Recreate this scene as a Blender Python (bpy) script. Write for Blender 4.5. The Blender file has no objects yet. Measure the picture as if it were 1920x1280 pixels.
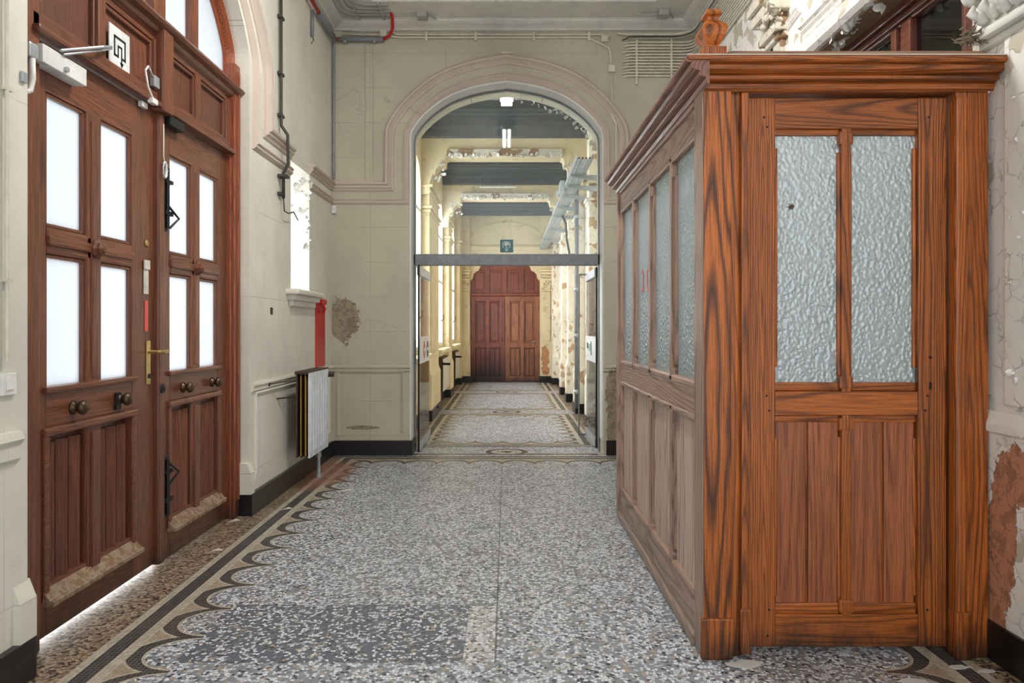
import bpy, bmesh, math, random
from mathutils import Vector, Matrix
from mathutils.geometry import tessellate_polygon
R = random.Random(7)
PI = math.pi
SC = bpy.context.scene
COL = SC.collection

# ------------------------------------------------------------------ camera, sky, exposure, lamps
cam_d = bpy.data.cameras.new('camera')
cam = bpy.data.objects.new('camera', cam_d); COL.objects.link(cam)
cam.location = (0, 0, 1.32); cam.rotation_euler = (PI/2, 0, 0)
cam_d.sensor_width = 36; cam_d.lens = 1380/1920*36
cam_d.shift_x = 10/1920; cam_d.shift_y = -26/1920
cam_d.clip_start = 0.05
SC.camera = cam
SC.view_settings.view_transform = 'Standard'; SC.view_settings.look = 'None'
SC.view_settings.gamma = 1; SC.view_settings.exposure = 0.62
SC.view_settings.use_curve_mapping = False
SC.cycles.max_bounces = 10; SC.cycles.diffuse_bounces = 6; SC.cycles.transparent_max_bounces = 16
SC.cycles.sample_clamp_indirect = 6
w = bpy.data.worlds.new('sky'); SC.world = w; w.use_nodes = True
w.node_tree.nodes['Background'].inputs[0].default_value = (0.93, 0.965, 1.0, 1)
w.node_tree.nodes['Background'].inputs[1].default_value = 1.25

def area(name, loc, rot, sx, sy, power, col=(1, 1, 1)):
    l = bpy.data.lights.new(name, 'AREA'); l.shape = 'RECTANGLE'; l.size = sx; l.size_y = sy
    l.energy = power; l.color = col
    o = bpy.data.objects.new(name, l); o.location = loc; o.rotation_euler = rot; COL.objects.link(o)
    return o
# daylight arriving at the windows on the left (the lit fluorescent tubes are built with their lamps)
area('entrance_daylight', (-2.6, 4.06, 1.9), (0, -PI/2, 0), 3.6, 2.6, 105, (.93, .97, 1))
area('lancet_daylight', (-2.55, 6.3, 2.2), (0, -PI/2, 0), 1.3, 0.6, 14, (.95, .98, 1))
for yy, pw in ((9.45, 110), (12.9, 110), (15.9, 100)):
    area('corridor_daylight', (-1.9, yy, 2.3), (0, -PI/2, 0), 2.6, 2.0, pw, (1, .98, .95))

# ------------------------------------------------------------------ shader expressions
class NT:
    def __init__(s, name):
        s.m = bpy.data.materials.new(name); s.m.use_nodes = True
        s.t = s.m.node_tree; s.t.nodes.clear()
        s.out = s.t.nodes.new('ShaderNodeOutputMaterial')
    def n(s, typ, **kw):
        nd = s.t.nodes.new(typ)
        for k, v in kw.items(): setattr(nd, k, v)
        return nd
    def put(s, sock, v):
        if isinstance(v, E): s.t.links.new(v.s, sock)
        elif hasattr(v, 'is_output'): s.t.links.new(v, sock)
        elif isinstance(v, (tuple, list)):
            sock.default_value = tuple(v) + ((1,) if len(sock.default_value) == 4 and len(v) == 3 else ())
        else: sock.default_value = v
    def math(s, op, *a, clamp=False):
        nd = s.n('ShaderNodeMath', operation=op); nd.use_clamp = clamp
        for i, v in enumerate(a): s.put(nd.inputs[i], v)
        return E(s, nd.outputs[0])
    def pos(s):
        nd = s.n('ShaderNodeNewGeometry'); sp = s.n('ShaderNodeSeparateXYZ')
        s.t.links.new(nd.outputs['Position'], sp.inputs[0])
        return [E(s, sp.outputs[i]) for i in range(3)]
    def vec(s, x, y, z):
        nd = s.n('ShaderNodeCombineXYZ')
        for i, v in enumerate((x, y, z)): s.put(nd.inputs[i], v)
        return nd.outputs[0]
    def noise(s, v, scale, detail=3, rough=.5):
        nd = s.n('ShaderNodeTexNoise'); s.t.links.new(v, nd.inputs['Vector'])
        nd.inputs['Scale'].default_value = scale; nd.inputs['Detail'].default_value = detail
        nd.inputs['Roughness'].default_value = rough
        return E(s, nd.outputs['Fac'])
    def voro(s, v, scale, feature='F1', dim='3D'):
        nd = s.n('ShaderNodeTexVoronoi', feature=feature, voronoi_dimensions=dim)
        s.t.links.new(v, nd.inputs['Vector']); nd.inputs['Scale'].default_value = scale
        return nd
    def ramp(s, f, stops, interp='LINEAR'):
        nd = s.n('ShaderNodeValToRGB'); cr = nd.color_ramp; cr.interpolation = interp
        while len(cr.elements) < len(stops): cr.elements.new(0.5)
        for e, (p, c) in zip(cr.elements, stops):
            e.position = p; e.color = (tuple(c) + (1,)) if not isinstance(c, (int, float)) else (c, c, c, 1)
        s.put(nd.inputs[0], f); return E(s, nd.outputs[0])
    def mix(s, f, a, b, blend='MIX'):
        nd = s.n('ShaderNodeMix', data_type='RGBA', blend_type=blend); nd.clamp_factor = True
        s.put(nd.inputs[0], f); s.put(nd.inputs[6], a); s.put(nd.inputs[7], b)
        return E(s, nd.outputs[2])
    def bump(s, h, dist=.01, strength=1.0):
        nd = s.n('ShaderNodeBump'); nd.inputs['Distance'].default_value = dist
        nd.inputs['Strength'].default_value = strength; s.put(nd.inputs['Height'], h); return nd.outputs[0]
    def pbr(s, col, rough=.5, metal=0., normal=None, spec=.5, coat=0.):
        b = s.n('ShaderNodeBsdfPrincipled'); s.put(b.inputs['Base Color'], col); s.put(b.inputs['Roughness'], rough)
        s.put(b.inputs['Metallic'], metal); b.inputs['Specular IOR Level'].default_value = spec
        b.inputs['Coat Weight'].default_value = coat; b.inputs['Coat Roughness'].default_value = .15
        if normal is not None: s.t.links.new(normal, b.inputs['Normal'])
        return b
    def done(s, shader):
        s.t.links.new(shader.outputs[0] if hasattr(shader, 'outputs') else shader, s.out.inputs[0]); return s.m

class E:
    def __init__(s, nt, sock): s.nt = nt; s.s = sock
    def __add__(a, b): return a.nt.math('ADD', a, b)
    __radd__ = __add__
    def __sub__(a, b): return a.nt.math('SUBTRACT', a, b)
    def __rsub__(a, b): return a.nt.math('SUBTRACT', b, a)
    def __mul__(a, b): return a.nt.math('MULTIPLY', a, b)
    __rmul__ = __mul__
    def __truediv__(a, b): return a.nt.math('DIVIDE', a, b)
    def lt(a, b): return a.nt.math('LESS_THAN', a, b)
    def gt(a, b): return a.nt.math('GREATER_THAN', a, b)
    def abs(a): return a.nt.math('ABSOLUTE', a)
    def fract(a): return a.nt.math('FRACT', a)
    def min(a, b): return a.nt.math('MINIMUM', a, b)
    def max(a, b): return a.nt.math('MAXIMUM', a, b)
    def clamp(a): return a.nt.math('ADD', a, 0.0, clamp=True)
    def inv(a): return a.nt.math('SUBTRACT', 1.0, a)

def srgb(r, g, b):
    f = lambda c: (c/255/12.92) if c <= 10 else ((c/255+.055)/1.055)**2.4
    return (f(r), f(g), f(b))

def simple(name, col, rough=.5, metal=0, spec=.5, wear=None, scale=12, bump=0):
    t = NT(name); x, y, z = t.pos(); v = t.vec(x, y, z)
    n = t.noise(v, scale, 5, .6)
    c = t.mix(t.ramp(n, [(.3, 0), (.7, 1)]), tuple(k*.82 for k in col), tuple(min(1, k*1.12) for k in col))
    if wear:
        wc, amt = wear
        c = t.mix(t.ramp(t.noise(v, scale*3.3, 6, .7), [(1-amt-.02, 0), (1-amt+.02, 1)]), c, wc)
    return t.done(t.pbr(c, rough, metal, t.bump(n, bump) if bump else None, spec))

def wood(name, light, dark, axis='z', freq=22, grey=0., foot_dark=0., rough=.38, seed=0, strong=.8, coat=.25, bright=1.0):
    """pitch pine: ring bands stretched along the grain axis"""
    t = NT(name); x, y, z = t.pos()
    oi = t.n('ShaderNodeObjectInfo'); rnd = E(t, oi.outputs['Random'])
    ax = {'x': (x, y, z), 'y': (y, x, z), 'z': (z, x, y)}[axis]
    l, a, b = ax
    wob = t.noise(t.vec(a, b, l*.22 + rnd*9), 7, 3, .5)
    big = t.noise(t.vec(a*1.0, b, l*.3 + rnd*5), 2.2, 2)
    ph = rnd*40
    aw = t.math('SINE', (a + (big - .5)*.05)*21.0 + ph)*.075
    bw = t.math('SINE', b*17.0 + ph*1.7)*.05 + .055 + t.math('SINE', l*1.5 + ph)*.035
    r = t.math('SQRT', aw*aw + bw*bw) + (wob - .5)*.022
    ring = t.math('PINGPONG', r*freq*8.5, 1.0)
    fine = t.noise(t.vec(a, b, l*.02), 260, 3, .6)
    fac = t.ramp(ring, [(.0, 1), (.25, .62), (.5, .12), (1, 0)])*t.ramp(big, [(.3, .55), (.65, 1)])
    lv = t.noise(t.vec(a, b, l*.3 + rnd*4), 1.6, 3)
    lightc = t.mix(t.ramp(lv, [(.3, 0), (.7, 1)]), tuple(k*.72*bright for k in light), tuple(min(1, k*1.18*bright) for k in light))
    c = t.mix(fac*strong, lightc, dark)
    c = t.mix(t.ramp(fine, [(.40, .5), (.55, 0)]), c, tuple(k*.35 for k in dark))
    # grime: dark, splashed foot of the joinery
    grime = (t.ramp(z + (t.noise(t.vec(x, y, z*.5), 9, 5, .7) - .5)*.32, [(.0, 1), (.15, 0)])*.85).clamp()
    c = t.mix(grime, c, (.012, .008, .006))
    if foot_dark: c = t.mix(t.ramp(z + (t.noise(t.vec(x*2, y, z*.6), 5, 4, .6) - .5)*.7, [(.15, foot_dark), (.95, 0)]), c, srgb(28, 10, 22))  # colour darkens towards the foot, with a ragged edge
    scr = t.ramp(t.noise(t.vec(a*1.0, b*1.0, l*3.), 55, 6, .75), [(.73, 0), (.76, .55)])
    c = t.mix(scr, c, tuple(min(1, k*1.7+.05) for k in light))
    if grey: c = t.mix(t.ramp(t.noise(t.vec(a, b, l*.2), 7, 4), [(.2, grey), (.8, min(1, grey*1.15))]), c, t.mix(fac*.7, srgb(208, 190, 174), srgb(112, 94, 84)))
    h = fac*-.3 + fine*.3
    return t.done(t.pbr(c, t.ramp(fine, [(.3, rough+.15), (.7, rough-.05)]), 0, t.bump(h, .0015), .45, coat))

def plaster(name, base, patches=(), axes='xz', under=srgb(172, 120, 90), crack=.5, flake=0., dirt=.35, flakecol=None, rough=.6, joint=None):
    t = NT(name); x, y, z = t.pos(); v = t.vec(x, y, z)
    n1 = t.noise(v, 1.3, 4, .55); n2 = t.noise(v, 7, 5, .6); n3 = t.noise(v, 60, 3, .6)
    c = t.mix(t.ramp(n1, [(.32, 0), (.68, 1)]), tuple(k*.86 for k in base), tuple(min(1, k*1.06) for k in base))
    c = t.mix(t.ramp(n2, [(.28, dirt*.55), (.5, 0)]), c, tuple(k*.62 for k in base))
    nz = t.noise(v, 3.0, 4, .6)
    wv = t.vec(x + (n2-.5)*.22, y + (n2-.5)*.22, z + (nz-.5)*.3)
    vd = E(t, t.voro(wv, 1.9, 'DISTANCE_TO_EDGE').outputs['Distance'])
    gate = t.ramp(t.noise(v, 2.3, 3), [(.66-crack*.2, 0), (.72-crack*.2, 1)])
    cr = t.ramp(vd, [(.0, 1), (.004, .6), (.009, 0)])*gate*(.15+.45*crack)
    c = t.mix(cr, c, (.06, .05, .04))
    hgt = n3*.12 + n2*.3 - cr*.8
    if flake > 0:   # curled, lifted paint: fine cracks with shade lines and bare patches
        wv2 = t.vec(x + (n3-.5)*.02 + (n2-.5)*.1, y + (n2-.5)*.08, z + (nz-.5)*.1)
        ve = E(t, t.voro(wv2, 11, 'DISTANCE_TO_EDGE').outputs['Distance'])
        g2 = t.ramp(t.noise(v, 4.5, 4, .6), [(.62-flake*.35, 0), (.68-flake*.35, 1)])
        fe = t.ramp(ve, [(0, 1), (.02, .5), (.045, 0)])*g2*t.ramp(t.noise(v, 14, 3), [(.4, 0), (.6, 1)])
        cell = t.voro(wv2, 11, 'F1'); cc = t.n('ShaderNodeSeparateColor'); t.t.links.new(cell.outputs['Color'], cc.inputs[0])
        lost = E(t, cc.outputs[0]).lt(flake*.28)*g2
        c = t.mix(lost, c, flakecol or tuple(k*.72 for k in base))
        c = t.mix(fe*.6, c, tuple(k*.25 for k in base))
        hgt = hgt - lost*.5 - fe*.4 + E(t, cc.outputs[1])*g2*.35
    A = {'x': x, 'y': y, 'z': z}; ua, va = A[axes[0]], A[axes[1]]
    ragged = (t.noise(v, 9, 6, .7) - .5)*1.5 + (t.noise(v, 28, 4, .7)-.5)*.5
    for (cx, cy, rx, ry) in patches:
        du = (ua - cx)/rx; dv = (va - cy)/ry
        d = t.math('SQRT', du*du + dv*dv) + ragged
        m = t.ramp(d, [(.98, 1), (1.0, 0)])
        edge = t.ramp(d, [(.96, 0), (.985, 1), (1.01, 1), (1.04, 0)])
        uc = t.mix(t.ramp(t.noise(v, 22, 5, .7), [(.5, 0), (.56, 1)]), under, tuple(k*.66 for k in under))
        c = t.mix(m, c, uc); c = t.mix(edge*.45, c, (.08, .06, .05)); hgt = hgt - m*1.5
    if joint:   # masonry lines ghosting through the paint
        for (co, step, off) in joint:
            e = ((A[co] - off)/step).fract()
            line = (e - .5).abs().gt(.5 - .0022/step)
            c = t.mix(line*t.ramp(n1, [(.42, 0), (.56, .45)]), c, (.12, .10, .08))
    return t.done(t.pbr(c, rough, 0, t.bump(hgt, .0035), .35))

M = {}
CREAM = srgb(190, 184, 163)
M['cream_left'] = plaster('cream_wall_paint', srgb(224, 220, 206), axes='yz', crack=.3, joint=[('z', .62, .3), ('y', .8, .25)])
M['cream_back'] = plaster('cream_back_paint', CREAM, patches=[(-1.70, 1.40, .17, .22), (-1.50, .285, .17, .022), (1.10, .62, .07, .30), (1.09, .3, .06, .16)],
                          under=srgb(150, 135, 112), crack=.35, joint=[('x', .78, -1.41), ('z', .36, .2)])
M['cream_right'] = plaster('peeling_wall_paint', srgb(242, 238, 232), axes='yz', patches=[(2.88, .52, .085, .30), (2.93, .25, .09, .15), (2.80, .75, .07, .12)],
                           under=srgb(192, 136, 106), crack=.6, flake=.6, flakecol=srgb(196, 188, 170))
M['corr_left'] = plaster('yellowed_paint', srgb(226, 208, 165), axes='yz', crack=.5, flake=.25, flakecol=srgb(205, 180, 135))
M['corr_right'] = plaster('flaking_paint', srgb(236, 229, 210), axes='yz', crack=.8, flake=.6, flakecol=srgb(190, 160, 125))
M['corr_end'] = plaster('end_paint', srgb(222, 206, 168), axes='xz', patches=[(.93, .62, .10, .26), (.93, .30, .09, .12)], under=srgb(190, 135, 95), crack=.5, flake=.3)
M['pink'] = plaster('faded_pink_paint', srgb(198, 183, 170), crack=.2, dirt=.5)
M['ceil'] = plaster('ceiling_paint', srgb(220, 217, 211), crack=.4, dirt=.7)
M['white_reveal'] = plaster('white_reveal_paint', srgb(218, 217, 211), crack=.2)
M['peel'] = plaster('peeling_soffit_paint', srgb(216, 209, 193), crack=.6, flake=.6, flakecol=srgb(150, 122, 92))
M['bare'] = plaster('bare_brown_plaster', srgb(150, 124, 96), crack=.5, flake=.3)
M['dark_ceil'] = simple('slate_ceiling_paint', srgb(54, 58, 60), .55, wear=(srgb(130, 130, 126), .25), scale=9)
M['dark_mould'] = simple('dark_ceiling_moulding_paint', srgb(74, 79, 80), .5, wear=(srgb(44, 47, 47), .3), scale=9)
M['black_base'] = simple('black_skirting_paint', srgb(24, 22, 22), .3, wear=(srgb(150, 140, 130), .235), scale=11)
M['kit'] = simple('painted_conduit', srgb(212, 206, 188), .4)
M['kitgrey'] = simple('grey_conduit', srgb(168, 167, 163), .5)
M['pvc'] = simple('grey_plastic_pipe', srgb(125, 130, 136), .4)
M['redpipe'] = simple('red_plastic', srgb(190, 28, 22), .35)
M['redpanel'] = simple('red_gloss', srgb(196, 20, 30), .3)
M['white'] = simple('white_plastic', srgb(226, 226, 222), .4)
M['black'] = simple('black_iron', srgb(28, 28, 28), .45, .3)
M['cable'] = simple('dark_cable', srgb(60, 58, 52), .6)
M['steel'] = simple('brushed_steel', srgb(150, 153, 156), .35, .7)
M['beam'] = simple('grey_aluminium', srgb(126, 129, 131), .45, .25)
M['galv'] = simple('galvanised_steel', srgb(176, 182, 186), .4, .5)
M['brass'] = simple('brass', srgb(200, 178, 120), .3, .9)
M['bronze'] = simple('dark_bronze', srgb(84, 66, 48), .35, .6)
M['enamel'] = simple('white_radiator_enamel', srgb(214, 219, 226), .4, wear=(srgb(90, 70, 60), .26), scale=10)
M['rust'] = simple('rusty_iron', srgb(70, 50, 42), .7, wear=(srgb(150, 120, 60), .35), scale=14)
M['gold'] = simple('yellowed_edge', srgb(176, 140, 40), .5, wear=(srgb(60, 45, 30), .3), scale=20)
M['signwhite'] = simple('sign_white', srgb(222, 224, 222), .4)
M['signblack'] = simple('sign_black', srgb(30, 32, 34), .5)
M['signteal'] = simple('sign_teal', srgb(62, 112, 118), .4)
M['signpale'] = simple('sign_pale', srgb(178, 206, 214), .4)
M['signgreen'] = simple('sign_green', srgb(110, 170, 140), .4)
M['sticker'] = simple('faded_red_paper', srgb(226, 96, 88), .6, wear=(srgb(240, 200, 190), .3), scale=30)
M['paper'] = simple('old_paper', srgb(214, 208, 196), .7)
M['dust'] = simple('dusty_sill', srgb(150, 132, 110), .8, wear=(srgb(128, 98, 74), .5), scale=7, bump=.0004)
M['nest'] = simple('dry_debris', srgb(120, 108, 90), .9, scale=40)
M['stone'] = simple('pale_pavement', srgb(190, 192, 196), .8)

OR_L, OR_D = srgb(190, 104, 40), srgb(56, 22, 6)
M['kz'] = wood('pitch_pine_upright', OR_L, OR_D, 'z')
M['kzbig'] = wood('pitch_pine_bold_grain', srgb(200, 108, 32), srgb(36, 13, 4), 'z', freq=13, strong=1.0)
M['kx'] = wood('pitch_pine_rail', OR_L, OR_D, 'x')
M['kpan'] = wood('pitch_pine_board', srgb(182, 106, 64), srgb(92, 42, 22), 'z', freq=10, strong=.6)
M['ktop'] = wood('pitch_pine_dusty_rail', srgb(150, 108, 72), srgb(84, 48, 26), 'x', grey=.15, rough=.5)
M['kyside'] = wood('pitch_pine_side_rail', srgb(150, 100, 72), srgb(80, 48, 36), 'y', grey=.35, rough=.5, coat=.1)  # side rails and uprights: window sheen put into the colour as grey
M['kzside'] = wood('pitch_pine_side_upright', srgb(150, 100, 72), srgb(80, 48, 36), 'z', grey=.35, rough=.5, coat=.1)
M['kpside'] = wood('sheen_side_board', srgb(170, 130, 104), srgb(100, 72, 56), 'z', freq=15, grey=.72, rough=.6, coat=0, strong=.6)  # boards paled to carry the window sheen in their colour
M['kycor'] = wood('pitch_pine_side_cornice', srgb(150, 78, 48), srgb(70, 32, 20), 'y', grey=.12)
OK_L, OK_D = srgb(128, 74, 48), srgb(54, 28, 18)
M['oz'] = wood('old_oak_upright', OK_L, OK_D, 'z', freq=26, strong=.5)
M['oy'] = wood('old_oak_rail', OK_L, OK_D, 'y', freq=26, strong=.5)
M['opan'] = wood('old_oak_panel', srgb(120, 70, 50), srgb(64, 34, 24), 'z', freq=26, strong=.45)
M['ofr'] = wood('oak_frame', srgb(152, 78, 42), srgb(46, 22, 13), 'z', freq=26, strong=.6)
M['ez'] = wood('end_door_red', srgb(142, 72, 50), srgb(66, 26, 22), 'z', freq=14, strong=.7, foot_dark=.9)
M['ez2'] = wood('end_door_brown', srgb(168, 106, 72), srgb(84, 44, 28), 'z', freq=14, strong=.7, foot_dark=.25)
M['dx'] = wood('dark_side_frame', srgb(120, 62, 40), srgb(52, 24, 18), 'y', freq=20, strong=.5)

def glass_frost(name, tint=(.95, .97, 1), trans=.45, scale=120, rough=.25, bd=.004):
    t = NT(name); x, y, z = t.pos(); v = t.vec(x, y, z)
    h = t.noise(v, scale, 3, .6)
    nm = t.bump(h, bd)
    tl = t.n('ShaderNodeBsdfTranslucent'); tl.inputs[0].default_value = tint + (1,); t.t.links.new(nm, tl.inputs['Normal'])
    tr = t.n('ShaderNodeBsdfTransparent'); tr.inputs[0].default_value = tint + (1,)
    gl = t.n('ShaderNodeBsdfGlossy'); gl.inputs['Roughness'].default_value = rough; t.t.links.new(nm, gl.inputs['Normal'])
    m1 = t.n('ShaderNodeMixShader'); m1.inputs[0].default_value = trans
    t.t.links.new(tl.outputs[0], m1.inputs[1]); t.t.links.new(tr.outputs[0], m1.inputs[2])
    m2 = t.n('ShaderNodeMixShader'); m2.inputs[0].default_value = .06
    t.t.links.new(m1.outputs[0], m2.inputs[1]); t.t.links.new(gl.outputs[0], m2.inputs[2])
    return t.done(m2)
M['pane'] = glass_frost('frosted_door_glass', (.47, .48, .49), trans=.35)
M['wpane'] = glass_frost('window_glass', trans=.8)

def hammered(name, tint=(.80, .88, .90)):
    """cathedral glass: irregular hammered cells, refracts what is behind it, partly milky"""
    t = NT(name); x, y, z = t.pos(); v = t.vec(x*1.0, y*1.0, z*.8)
    nz = t.noise(v, 10, 2); v2 = t.vec(x + (nz-.5)*.03, y + (nz-.5)*.03, z*.8)
    vo = E(t, t.voro(v2, 76, 'SMOOTH_F1').outputs['Distance'])
    h = vo + t.noise(v, 90, 2)*.25
    nm = t.bump(h, .0075)
    rf = t.n('ShaderNodeBsdfRefraction'); rf.inputs['Color'].default_value = (.93, .97, .98, 1)
    rf.inputs['Roughness'].default_value = .08; rf.inputs['IOR'].default_value = 1.35; t.t.links.new(nm, rf.inputs['Normal'])
    tr = t.n('ShaderNodeBsdfTransparent'); tr.inputs[0].default_value = (.85, .9, .92, 1)
    tl = t.n('ShaderNodeBsdfTranslucent'); tl.inputs[0].default_value = tint + (1,); t.t.links.new(nm, tl.inputs['Normal'])
    df = t.n('ShaderNodeBsdfDiffuse'); df.inputs[0].default_value = (.70, .84, .88, 1); t.t.links.new(nm, df.inputs['Normal'])
    gl = t.n('ShaderNodeBsdfGlossy'); gl.inputs['Roughness'].default_value = .12; t.t.links.new(nm, gl.inputs['Normal'])
    def mx(f, a, b):
        m = t.n('ShaderNodeMixShader'); m.inputs[0].default_value = f
        t.t.links.new(a.outputs[0], m.inputs[1]); t.t.links.new(b.outputs[0], m.inputs[2]); return m
    s = mx(.25, rf, tr); s = mx(.35, s, tl); s = mx(.36, s, df); s = mx(.22, s, gl)
    return t.done(s)
M['hammer'] = hammered('hammered_glass')

def clear(name, tint=(.93, .96, .95), refl=1.0):
    t = NT(name)
    fr = t.n('ShaderNodeFresnel'); fr.inputs[0].default_value = 1.5
    tr = t.n('ShaderNodeBsdfTransparent'); tr.inputs[0].default_value = tint + (1,)
    gl = t.n('ShaderNodeBsdfGlossy'); gl.inputs['Roughness'].default_value = 0.0
    m = t.n('ShaderNodeMixShader'); t.put(m.inputs[0], E(t, fr.outputs[0])*refl)
    t.t.links.new(tr.outputs[0], m.inputs[1]); t.t.links.new(gl.outputs[0], m.inputs[2])
    return t.done(m)
M['clear'] = clear('clear_glass'); M['leafglass'] = clear('leaf_glass', (.84, .87, .88), .55)
M['greyglass'] = clear('grey_glass', (.55, .58, .60), 1.6)
def emis(name, col, st):
    t = NT(name); e = t.n('ShaderNodeEmission'); e.inputs[0].default_value = tuple(col) + (1,); e.inputs[1].default_value = st
    return t.done(e)
M['tube'] = emis('lit_tube', (1, .985, .95), 180)
M['tube_far'] = emis('lit_corridor_tube', (1, .95, .84), 28)

def floor_mat():
    t = NT('terrazzo_and_mosaic'); x, y, z = t.pos()
    hall = y.lt(7.62)
    uxh = (x + 1.60).min(1.765 - x); uxc = (x + .965).min(.915 - x)
    ux = hall*uxh + hall.inv()*uxc
    w0 = (y - 7.98 + 1.775)/3.55
    wd = ((w0.fract() - .5)*3.55).abs()
    uyc = wd - .30; uyh = 7.42 - y
    uy = hall*uyh + hall.inv()*uyc
    useX = ux.lt(uy)
    u = ux.min(uy)
    s = useX*(y - 2.824) + useX.inv()*(x + .045)
    PT = .318
    q = ((s/PT).fract() - .5)*PT
    du = u - .305
    def ell(a, b):
        return (q/a)*(q/a) + (du/b)*(du/b)
    so, si, so2, si2 = ell(.176, .232).lt(1), ell(.150, .170).lt(1), ell(.186, .246).lt(1), ell(.139, .156).lt(1)
    inb = u.lt(.305)
    inside = u.gt(.075)
    v = t.vec(x, y, 0)
    # tesserae
    gx = t.vec(s*1.0, u*1.0, 0)
    jit = t.noise(v, 30, 2)
    tv = t.voro(t.vec(x + (jit-.5)*.004, y + (jit-.5)*.004, 0), 74, 'DISTANCE_TO_EDGE', '2D')
    tgrout = E(t, tv.outputs['Distance']).lt(.07)
    tc = t.voro(v, 74, 'F1', '2D'); sp = t.n('ShaderNodeSeparateColor'); t.t.links.new(tc.outputs['Color'], sp.inputs[0])
    c1, c2 = E(t, sp.outputs[0]), E(t, sp.outputs[1])
    gs = ((s/.019).fract() - .5).abs().gt(.44); gu = ((u/.0175).fract() - .5).abs().gt(.44)
    grid = gs.max(gu)
    # terrazzo
    jv = t.noise(v, 55, 2); tz = t.vec(x + (jv-.5)*.02, y*1.0 + (jit-.5)*.02, 0)
    z1 = t.voro(tz, 68, 'F1', '2D'); sp2 = t.n('ShaderNodeSeparateColor'); t.t.links.new(z1.outputs['Color'], sp2.inputs[0])
    r1, r2 = E(t, sp2.outputs[0]), E(t, sp2.outputs[1])
    z2 = E(t, t.voro(tz, 68, 'DISTANCE_TO_EDGE', '2D').outputs['Distance'])
    dark_zone = y.lt(3.50)*y.gt(2.90)*x.lt(-.05)*x.gt(-1.31)
    pale_strip = y.lt(3.50)*y.gt(2.90)*x.lt(-.05)*x.gt(-.175)
    dz = dark_zone*pale_strip.inv()
    matrix = t.mix(dz, srgb(134, 139, 146), srgb(94, 100, 110))
    matrix = t.mix(pale_strip, matrix, srgb(176, 172, 166))
    chip = t.ramp(r1, [(0, srgb(60, 62, 66)), (.14, srgb(122, 125, 130)), (.30, srgb(224, 228, 234)), (.58, srgb(198, 202, 206)), (.84, srgb(176, 156, 130)), (.90, srgb(150, 150, 152))], 'CONSTANT')
    edge = z2.lt(.09)
    missing = r2.lt(.20)
    terr = t.mix(edge.max(missing.max(dz*r2.lt(.46))), chip, matrix)
    # mosaic bands
    creamc = t.mix(c1, srgb(200, 192, 174), srgb(170, 160, 140))
    blackc = t.mix(c1, srgb(34, 34, 37), srgb(64, 63, 64))
    tanc = t.mix(c2, srgb(158, 138, 112), srgb(176, 162, 140))
    brown = t.ramp(c1, [(0, srgb(52, 42, 36)), (.16, srgb(112, 92, 76)), (.40, srgb(148, 126, 102)), (.75, srgb(172, 154, 128))], 'CONSTANT')
    band = inb*inside
    c = terr
    c = t.mix(band*(so2.inv()), c, tanc)
    c = t.mix(band*so2*so.inv(), c, creamc)
    c = t.mix(band*so*si.inv(), c, blackc)
    c = t.mix(band*si*si2.inv(), c, creamc)
    c = t.mix(u.gt(.035)*u.lt(.085), c, creamc)
    c = t.mix(u.abs().lt(.036), c, blackc)
    c = t.mix(u.lt(-.035)*u.gt(-.075), c, creamc)
    outer = u.lt(-.075)
    band_zone = useX.inv()
    c = t.mix(outer*band_zone.inv(), c, brown)
    # cross bands between bays: two thin dark lines and a ring
    cx = y.gt(7.45)*uxc.gt(-.02)*outer
    thr = (y - 7.84)
    c = t.mix(outer*band_zone, c, terr)
    for yy0 in (7.52, 8.17):
        c = t.mix((y - yy0).abs().lt(.03), c, blackc)
    def ring(cy):
        ry = (y - cy)/.86
        rr = t.math('SQRT', x*x + ry*ry)
        m1 = rr.lt(.225)*rr.gt(.165); m2 = rr.lt(.165)*rr.gt(.145); m3 = rr.lt(.06)
        return m1, m2, m3
    for cy in (7.83, 11.53, 15.08):
        m1, m2, m3 = ring(cy)
        c = t.mix(m1, c, blackc); c = t.mix(m2, c, creamc); c = t.mix(m3, c, blackc)
    mos = (band*si2.inv()).max(u.lt(.085)*u.gt(-.075))
    c = t.mix((mos*grid*.75), c, srgb(134, 128, 118))
    c = t.mix(outer*useX*tgrout*.7, c, srgb(104, 92, 80))
    # slab joints
    j1 = (x + .045).abs().lt(.004)*y.lt(7.05)*y.gt(2.9); j2 = (y - 3.50).abs().lt(.004)*x.lt(-.045)*x.gt(-1.3)
    wv = (t.noise(v, 6, 3)-.5)*.01
    c = t.mix(j1.max(j2)*.7, c, (.05, .05, .05))
    # stains and wear
    st = t.noise(v, 1.1, 4, .6); st2 = t.noise(v, 4, 5, .65)
    c = t.mix(t.ramp(st2, [(.25, .45), (.48, 0)]), c, t.mix(.5, c, srgb(90, 84, 76)))
    c = t.mix(t.ramp(st, [(.55, 0), (.75, .18)]), c, srgb(150, 122, 96))
    dr = t.math('SQRT', ((x + 1.62)/.26)*((x + 1.62)/.26) + ((y - 6.65)/.75)*((y - 6.65)/.75)) + (st2-.5)*.6
    c = t.mix(t.ramp(dr, [(.6, .65), (1.0, 0)]), c, srgb(150, 92, 72))
    hgt = z2.min(.12)*2
    rough = t.ramp(st2, [(.3, .5), (.7, .30)])
    return t.done(t.pbr(c, rough, 0, t.bump(hgt, .0015), .5))
M['floor'] = floor_mat()

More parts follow.
